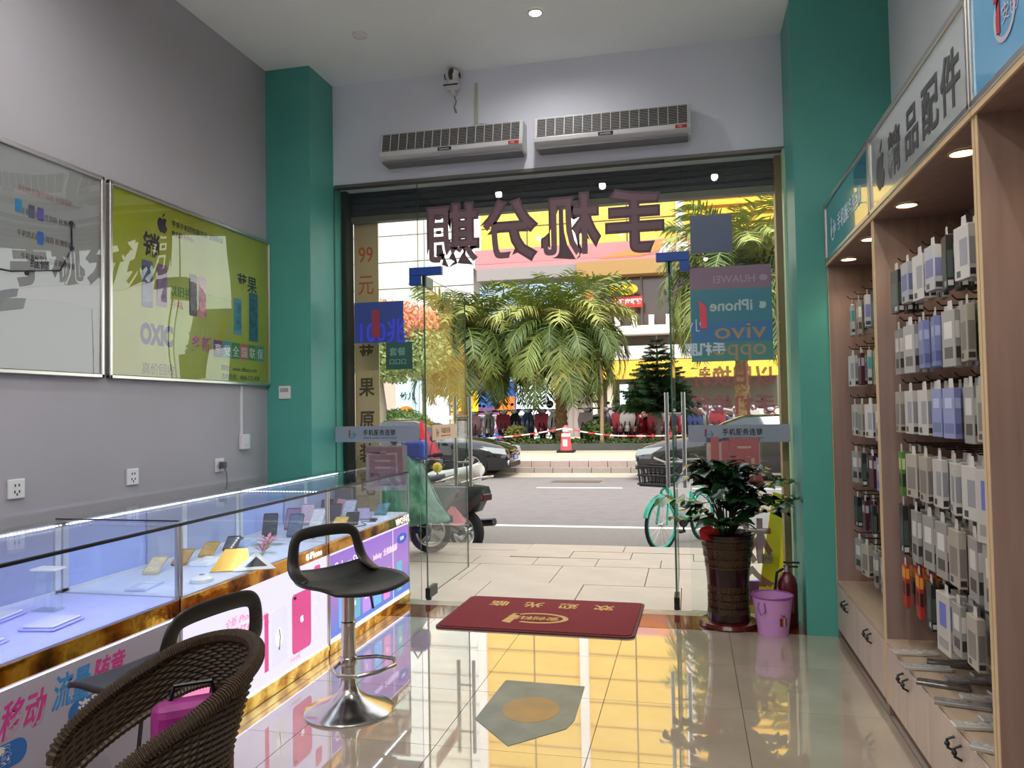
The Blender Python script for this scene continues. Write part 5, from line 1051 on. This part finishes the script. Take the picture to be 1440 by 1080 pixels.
# ---- fire extinguisher (dark red) against the right pillar
fe = thing('fire_extinguisher', 'dark red fire extinguisher standing behind the pink bucket', 'fire extinguisher', (.555, 5.03, 0)); ER = mat('dark_red_enamel', '#56121a', .3, coat=.4)
MB().lathe([(.055, 0), (.06, .01), (.06, .26), (.05, .3), (.03, .325), (.02, .335)], n=28).build('cylinder', ER, fe, smooth=True); MB().cyl((0, 0, .33), (0, 0, .37), .016, n=12).build('valve', STEEL, fe); MB().box(-.02, .075, -.01, .01, .385, .395).box(-.02, .065, -.01, .01, .36, .37).build('grip_levers', BLACK_PL, fe, bev=.002)
MB().tube([(-.02, 0, .35), (-.06, -.02, .33), (-.072, -.02, .24), (-.07, -.02, .1)], .009, 8).build('hose', RUB, fe, smooth=True); poly(rect(-.03, .1, .06, .1), (0, -.0615, 0), X, Z, mat('extinguisher_label', '#7a3038', .5), fe, 'label')
# ---- yellow board outside
yb = thing('caution_board', 'yellow folding caution board leaning outside the right glass pane', 'caution sign', (.50, 5.72, -.118), 0)
YL = mat('yellow_plastic', '#f4dc24', .4); MB().prism([(-.09, 0), (.05, 0), (.13, .84), (.06, .86)], (0, 0, 0), X, Vector((0, .1, 1)).normalized(), .03).build('front_board', YL, yb, recalc=True); MB().prism([(-.02, 0), (.1, 0), (.16, .82), (.09, .84)], (0, .2, 0), X, Vector((0, -.12, 1)).normalized(), .02).build('rear_board', YL, yb, recalc=True)
poly(rect(0, 0, .07, .07), (-.03, -.0, .36), Vector((1, 0, .1)), Z, mat('board_sticker', '#b9b48a', .5), yb, 'sticker'); text('小心', .035, (-.028, -.004, .385), Vector((1, 0, .1)), Z, INK, yb)
wt = thing('plastic_bag', 'purple and blue packet lying by the foot of the yellow board', 'packet', (.42, 5.75, -.118), .4); MB().box(-.05, .05, -.02, .02, .1, .24).build('packet', mat('violet_packet', '#6a5ac8', .4, var=.5, vscale=20), wt, bev=.015, seg=2); MB().box(-.09, .09, -.05, .05, 0, .1).build('carton', mat('yellow_carton', '#d8cf3a', .5), wt, bev=.005)
# ============================================================ ACCESSORY CABINETS on the right wall
WOOD = ramp_mat('pink_beige_wood_laminate', [(.3, '#7f6960'), (.5, '#8a736a'), (.7, '#937c72')], 3, .45, kind='noise', stretch=(8, 8, .6))
EDGE = mat('cream_edge_band', '#c9ad84', .45); DOORM = ramp_mat('pale_door_laminate', [(.3, '#b7a294'), (.7, '#c4b0a2')], 3, .35, stretch=(8, 8, .6)); SHELFM = ramp_mat('shelf_laminate', [(.3, '#a8927a'), (.7, '#b8a28a')], 3, .4, stretch=(6, 1, 6))
CX0, CX1 = .81, XR-.002
def cabinet(label, y0, y1, sign, ndoors):
    t = thing('accessory_cabinet', label, 'cabinet', (CX0, y0, 0)); L = y1-y0; D = CX1-CX0
    for a in (0, L-.02):
        s = box('side_panel', WOOD, t, .002, D, a+.0005, a+.0195, 0, 2.17); box('edge_band', EDGE, s, 0, .002, a, a+.02, 0.05, 2.17)
    box('back_board', WOOD, t, D-.012, D-.001, .02, L-.02, .33, 2.17); box('top_board', WOOD, t, 0, D, .02, L-.02, 2.165, 2.185)
    s = box('shelf', SHELFM, t, .0, D-.012, .02, L-.02, .31, .33); box('kick_board', mat('dark_kick', '#5c3a2c', .5), t, .02, D, .02, L-.02, 0, .05)
    w = (L-.044)/ndoors
    for k in range(ndoors):
        a = .022+w*k; d = box('door', DOORM, t, -.002, .016, a+.002, a+w-.002, .055, .305, bev=.0015)
        hy = a+w-.035 if k % 2 == 0 else a+.035
        b = MB(); b.tube([(-.003, hy, .225), (-.022, hy, .235), (-.024, hy, .262), (-.003, hy, .272)], .005, 6); b.sph((-.024, hy, .248), .009, 8, 6); b.build('handle', DARKM, d, smooth=True)
    # header sign
    h0, h1 = 2.19, 2.53
    hs = box('header_box', WHITE_PL, t, .01, .06, 0.004, L-.004, h0, h1)
    b = MB()
    for a in ((0, L, h0-.005, h0+.018), (0, L, h1-.02, h1+.003), (0, .02, h0, h1), (L-.02, L, h0, h1)): b.box(-.012, .012, *a)
    b.build('sign_frame', ALU, hs, bev=.003)
    box('light_strip_edge', EDGE, t, -.008, .02, 0, L, 2.166, 2.184)
    pf = mat('sign_teal', '#2d8296', .15, coat=1) if sign == 'A' else mat('sign_white', '#a9b0ae', .15, coat=1) if sign == 'B' else mat('sign_sky', '#5aa0c8', .15, coat=1)
    box('sign_print', pf, hs, -.004, .009, .02, L-.02, h0+.018, h1-.02)
    return t, L, hs
def dl(y, lb):
    t = thing('cabinet_downlight', lb, 'ceiling light', (CX0+.075, y, 2.164), 0, 'cabinet downlights')
    MB().lathe([(.038, 0), (.046, 0), (.046, -.005), (.038, -.006)], n=24, caps=False).build('bezel', EDGE, t); MB().lathe([(.001, -.0035), (.039, -.0035)], n=20, caps=False).build('lens', emis('warm_lens', '#ffe2ac', 9), t)
    l = bpy.data.lights.new('lamp', 'SPOT'); l.energy = CAB_W; l.color = (1, .82, .55); l.spot_size = 2.3; l.spot_blend = .8; l.shadow_soft_size = .03; o = bpy.data.objects.new('lamp', l); COL.objects.link(o); o.parent = t; o.location = (0, 0, -.02)
cA, LA, hA = cabinet('far accessory cabinet beside the right green pillar, teal header sign', 3.70, 4.855, 'A', 4)
cB, LB, hB = cabinet('middle accessory cabinet with the white header sign', 2.43, 3.695, 'B', 4)
cC, LC, hC = cabinet('near accessory cabinet at the right picture edge, sky blue header sign', 1.16, 2.425, 'C', 4)
for y_, lb in ((2.76, 'warm downlight in the middle cabinet nearer the camera'), (3.43, 'warm downlight in the middle cabinet nearer the window'), (4.09, 'warm downlight in the far cabinet nearer the camera'), (4.62, 'warm downlight in the far cabinet nearer the green pillar'), (2.1, 'warm downlight in the near cabinet, farther one'), (1.5, 'warm downlight in the near cabinet, nearest one')): dl(y_, lb)
SG = lambda y, z, L: (-.0055, L-y, z)
DG = mat('dark_grey_ink', '#3a3b3c', .5)
text('精', .19, SG(.33, 2.27, LB), -Y, Z, DG, hB, bold=.004); text('品', .19, SG(.57, 2.27, LB), -Y, Z, DG, hB, bold=.004); text('配', .19, SG(.79, 2.27, LB), -Y, Z, DG, hB, bold=.004); text('件', .19, SG(1.0, 2.27, LB), -Y, Z, DG, hB, bold=.004)
poly(fruit(0, 0, .17), SG(.2, 2.33, LB), -Y, Z, DG, hB, 'fruit_mark'); poly(leafp(0, 0, .17), SG(.2, 2.33, LB), -Y, Z, DG, hB, 'fruit_leaf')
WS = mat('pale_sign_ink', '#bcd4dc', .5); emblem(0, 0, .07, SG(.25, 2.34, LC), -Y, Z, LRED, mat('grey_ring', '#a9a4b0', .5), hC); text('手机服务连锁', .12, SG(.42, 2.33, LC), -Y, Z, DG, hC); text('mobile phone service chain', .05, SG(.42, 2.26, LC), -Y, Z, DG, hC)
emblem(0, 0, .06, SG(.25, 2.33, LA), -Y, Z, WS, WS, hA); text('手机服务连锁', .1, SG(.38, 2.3, LA), -Y, Z, WS, hA)
# ---- goods on hooks
HK = mat('hook_wire', '#2a2420', .4, .7); DES = []
def design(name, kind, W_, H_, T_, body, prints, clear=False):
    DES.append((name, kind, W_, H_, T_, body, prints, clear))
design('white', 'boxed case', .10, .19, .022, '#b9b6b0', [('#8a8a90', .1, .25, .5, .5), ('#2a2a2c', .6, .05, .25, .12)])
design('white blue', 'boxed charger', .09, .18, .03, '#a8aab0', [('#6a6f9a', .1, .3, .8, .4), ('#3a3a3c', .55, .05, .3, .12)])
design('lavender blue', 'slim box', .085, .19, .022, '#7a82b0', [('#5a6290', .1, .1, .8, .2), ('#a9b0d0', .2, .6, .6, .2)])
design('black', 'boxed case', .09, .2, .022, '#1a1c1c', [('#3a4a44', .15, .2, .7, .5), ('#b0b0b0', .2, .05, .3, .1)])
design('grey clear', 'blister pack', .095, .2, .018, '#8e8c88', [('#c9c6c0', .2, .5, .6, .3), ('#3a3430', .2, .15, .6, .2)])
design('yellow green', 'slim box', .08, .19, .02, '#9aa83a', [('#d8d8c0', .2, .4, .6, .3), ('#2a2a20', .2, .1, .5, .12)])
design('white and teal', 'boxed cable', .09, .19, .02, '#b0b4b0', [('#2f9a94', .15, .45, .7, .35), ('#2a2a2c', .2, .1, .3, .1)])
design('cream', 'boxed case', .1, .19, .025, '#a39a8c', [('#77706a', .15, .2, .7, .5), ('#2a2a2c', .6, .05, .25, .1)])
design('red and orange', 'blister pack', .08, .2, .016, '#9a2a1e', [('#d8902a', .1, .7, .8, .25), ('#2a1a14', .2, .3, .6, .3)])
design('green', 'blister pack', .08, .2, .016, '#4a7a2a', [('#b0c080', .2, .6, .6, .25), ('#1a2a1a', .2, .2, .6, .3)])
design('dark maroon', 'slim box', .08, .19, .02, '#4a1a2a', [('#a8a0a4', .2, .6, .6, .25)])
design('white phone-picture', 'large box', .13, .24, .03, '#b4b0a8', [('#5a66b8', .25, .45, .5, .4), ('#8a8a88', .15, .1, .7, .15)])
protoP = {}
def make_pack(i, s=1):
    nm_, kd, W_, H_, T_, body, prints, cl_ = DES[i]
    t = thing('hanging_pack', 'x', 'package'); b = MB().box(-T_/2, T_/2, -W_/2, W_/2, -H_, -.02); b.build('carton', mat('pack_'+body[1:], body, .35), t, bev=.0015)
    MB().prism([(-.018, -.02), (.018, -.02), (.014, .012), (-.014, .012)], (-.0008, 0, 0), Y, Z, .0012).build('hang_tab', mat('hang_tab', '#c0bdb6', .4), t, recalc=True)
    for k, (c_, a, z_, w_, h_) in enumerate(prints):
        b = MB(); hh = H_-.02
        b.box(-T_/2-.0006, -T_/2, -W_/2+a*W_, -W_/2+(a+w_)*W_, -H_+z_*hh, -H_+(z_+h_)*hh); b.build('front_print', mat('pack_print_'+c_[1:], c_, .4), t); b = MB(); b.box(-T_/2+T_*.12, T_/2-T_*.12, -W_/2-.0006, -W_/2, -H_+z_*hh, -H_+(z_+h_)*hh)
        b.build('side_print', mat('pack_print_'+c_[1:], c_, .4), t)
    return t
used = set(); ordn = ['first', 'second', 'third', 'fourth', 'fifth', 'sixth', 'seventh', 'eighth', 'ninth']
def hang(i, x, y, z, label, group, rz=0, s=1):
    if i not in protoP: protoP[i] = make_pack(i); o = protoP[i]
    else: o = copy_tree(protoP[i])
    o.location = (x, y, z); o.rotation_euler = (0, 0, rz); o.scale = (1, s, s); o['label'] = label; o['group'] = group
rr = random.Random(77); hook_me = None
def hook(y, z, bay, row, j):
    global hook_me
    if hook_me is None:
        b = MB(); b.tube([(0, 0, 0), (-.29, 0, .004), (-.305, 0, .02)], .003, 5); b.box(-.002, .004, -.012, .012, -.02, .02)
        hook_me = 1; o = b.build('display_hook', HK); globals()['hk_o'] = o
    else: o = hk_o.copy(); COL.objects.link(o)
    o.location = (CX1-.016, y, z); tag(o, f'dark wire display hook, {row} row of the {bay} cabinet, {ordn[j]} from the camera', 'hook', 'display hooks in the cabinets')
rowsB = [(1.93, (0, 0, 3, 1, 0, 1, 3), 'top', 1.0), (1.68, (5, 7, 4, 2, 2, 4, 4), 'second', 1.05), (1.42, (7, 4, 2, 2, 0, 0, 7), 'third', 1.0), (1.17, (11, 0, 0, 0, 7, 7, 9), 'fourth', 1.0), (.95, (4, 4, 7, 4, 4, 4, 3), 'fifth', 1.1), (.70, (10, 7, 4, 11, 3, 8, 8), 'bottom', .95)]
for z, ds, rn_, s in rowsB:
    for j, y in enumerate((2.54, 2.70, 2.86, 3.02, 3.18, 3.34, 3.52)):
        i = ds[j]; hook(y, z+.012*s, 'middle', rn_, j)
        for q in range(3 if DES[i][4] < .024 else 2):
            T_ = DES[i][4]; i2 = i if q < 2 else (i+1) % 8
            hang(i, CX0+.05+q*(T_+.016)+rr.uniform(-.004, .004), y+rr.uniform(-.01, .01), z, f'{DES[i][0]} {DES[i][1]}, {rn_} row, middle cabinet, {ordn[j]} hook from camera, {"outermost" if q == 0 else "in between" if q == 1 else "innermost"}', 'packs hanging in the middle cabinet', rr.uniform(-.16, .16), s)
rowsA = [(1.92, (6, 3, 1, 4, 6), 'top', 1), (1.64, (5, 5, 6, 10, 0), 'second', 1), (1.37, (9, 4, 0, 7, 0), 'third', 1), (1.11, (5, 2, 10, 3, 4), 'fourth', .95), (.86, (7, 0, 3, 10, 3), 'fifth', .9), (.63, (9, 4, 4, 7, 4), 'bottom', .95)]
for z, ds, rn_, s in rowsA:
    for j, y in enumerate((3.84, 4.03, 4.22, 4.41, 4.6)):
        i = ds[j]; hook(y, z+.012*s, 'far', rn_, j)
        for q in range(2):
            hang(i, CX0+.08+q*(DES[i][4]+.02), y+rr.uniform(-.01, .01), z, f'{DES[i][0]} {DES[i][1]}, {rn_} row, far cabinet, {ordn[j]} hook from camera, {"outer" if q == 0 else "inner"} one', 'packs hanging in the far cabinet', rr.uniform(-.2, .2), s)
# loose packs on the middle shelf
for k in range(16):
    x = CX0+.06+.10*(k % 3)+rr.uniform(-.01, .01); y = 2.53+.062*k; 
    c_ = ['#a9a6a0', '#5c5652', '#8a8480', '#b4b0a6'][k % 4]
    t = thing('flat_pack', f'{["pale","dark","grey","cream"][k%4]} flat pack on the shelf of the middle cabinet, {ordn[k] if k < 9 else ["tenth","eleventh","twelfth","thirteenth","fourteenth","fifteenth","sixteenth"][k-9]} from the camera', 'package', (x, y, .331), rr.uniform(-.5, .1), 'flat packs on the middle shelf')
    MB().box(-.085, .085, -.024, .024, 0, .014).build('blister', mat('flat_'+c_[1:], c_, .25), t, bev=.003); MB().box(-.06, .05, -.017, .017, .014, .0155).build('print', mat('flat_print_'+c_[1:], c_, .3, var=.6, vscale=60), t)
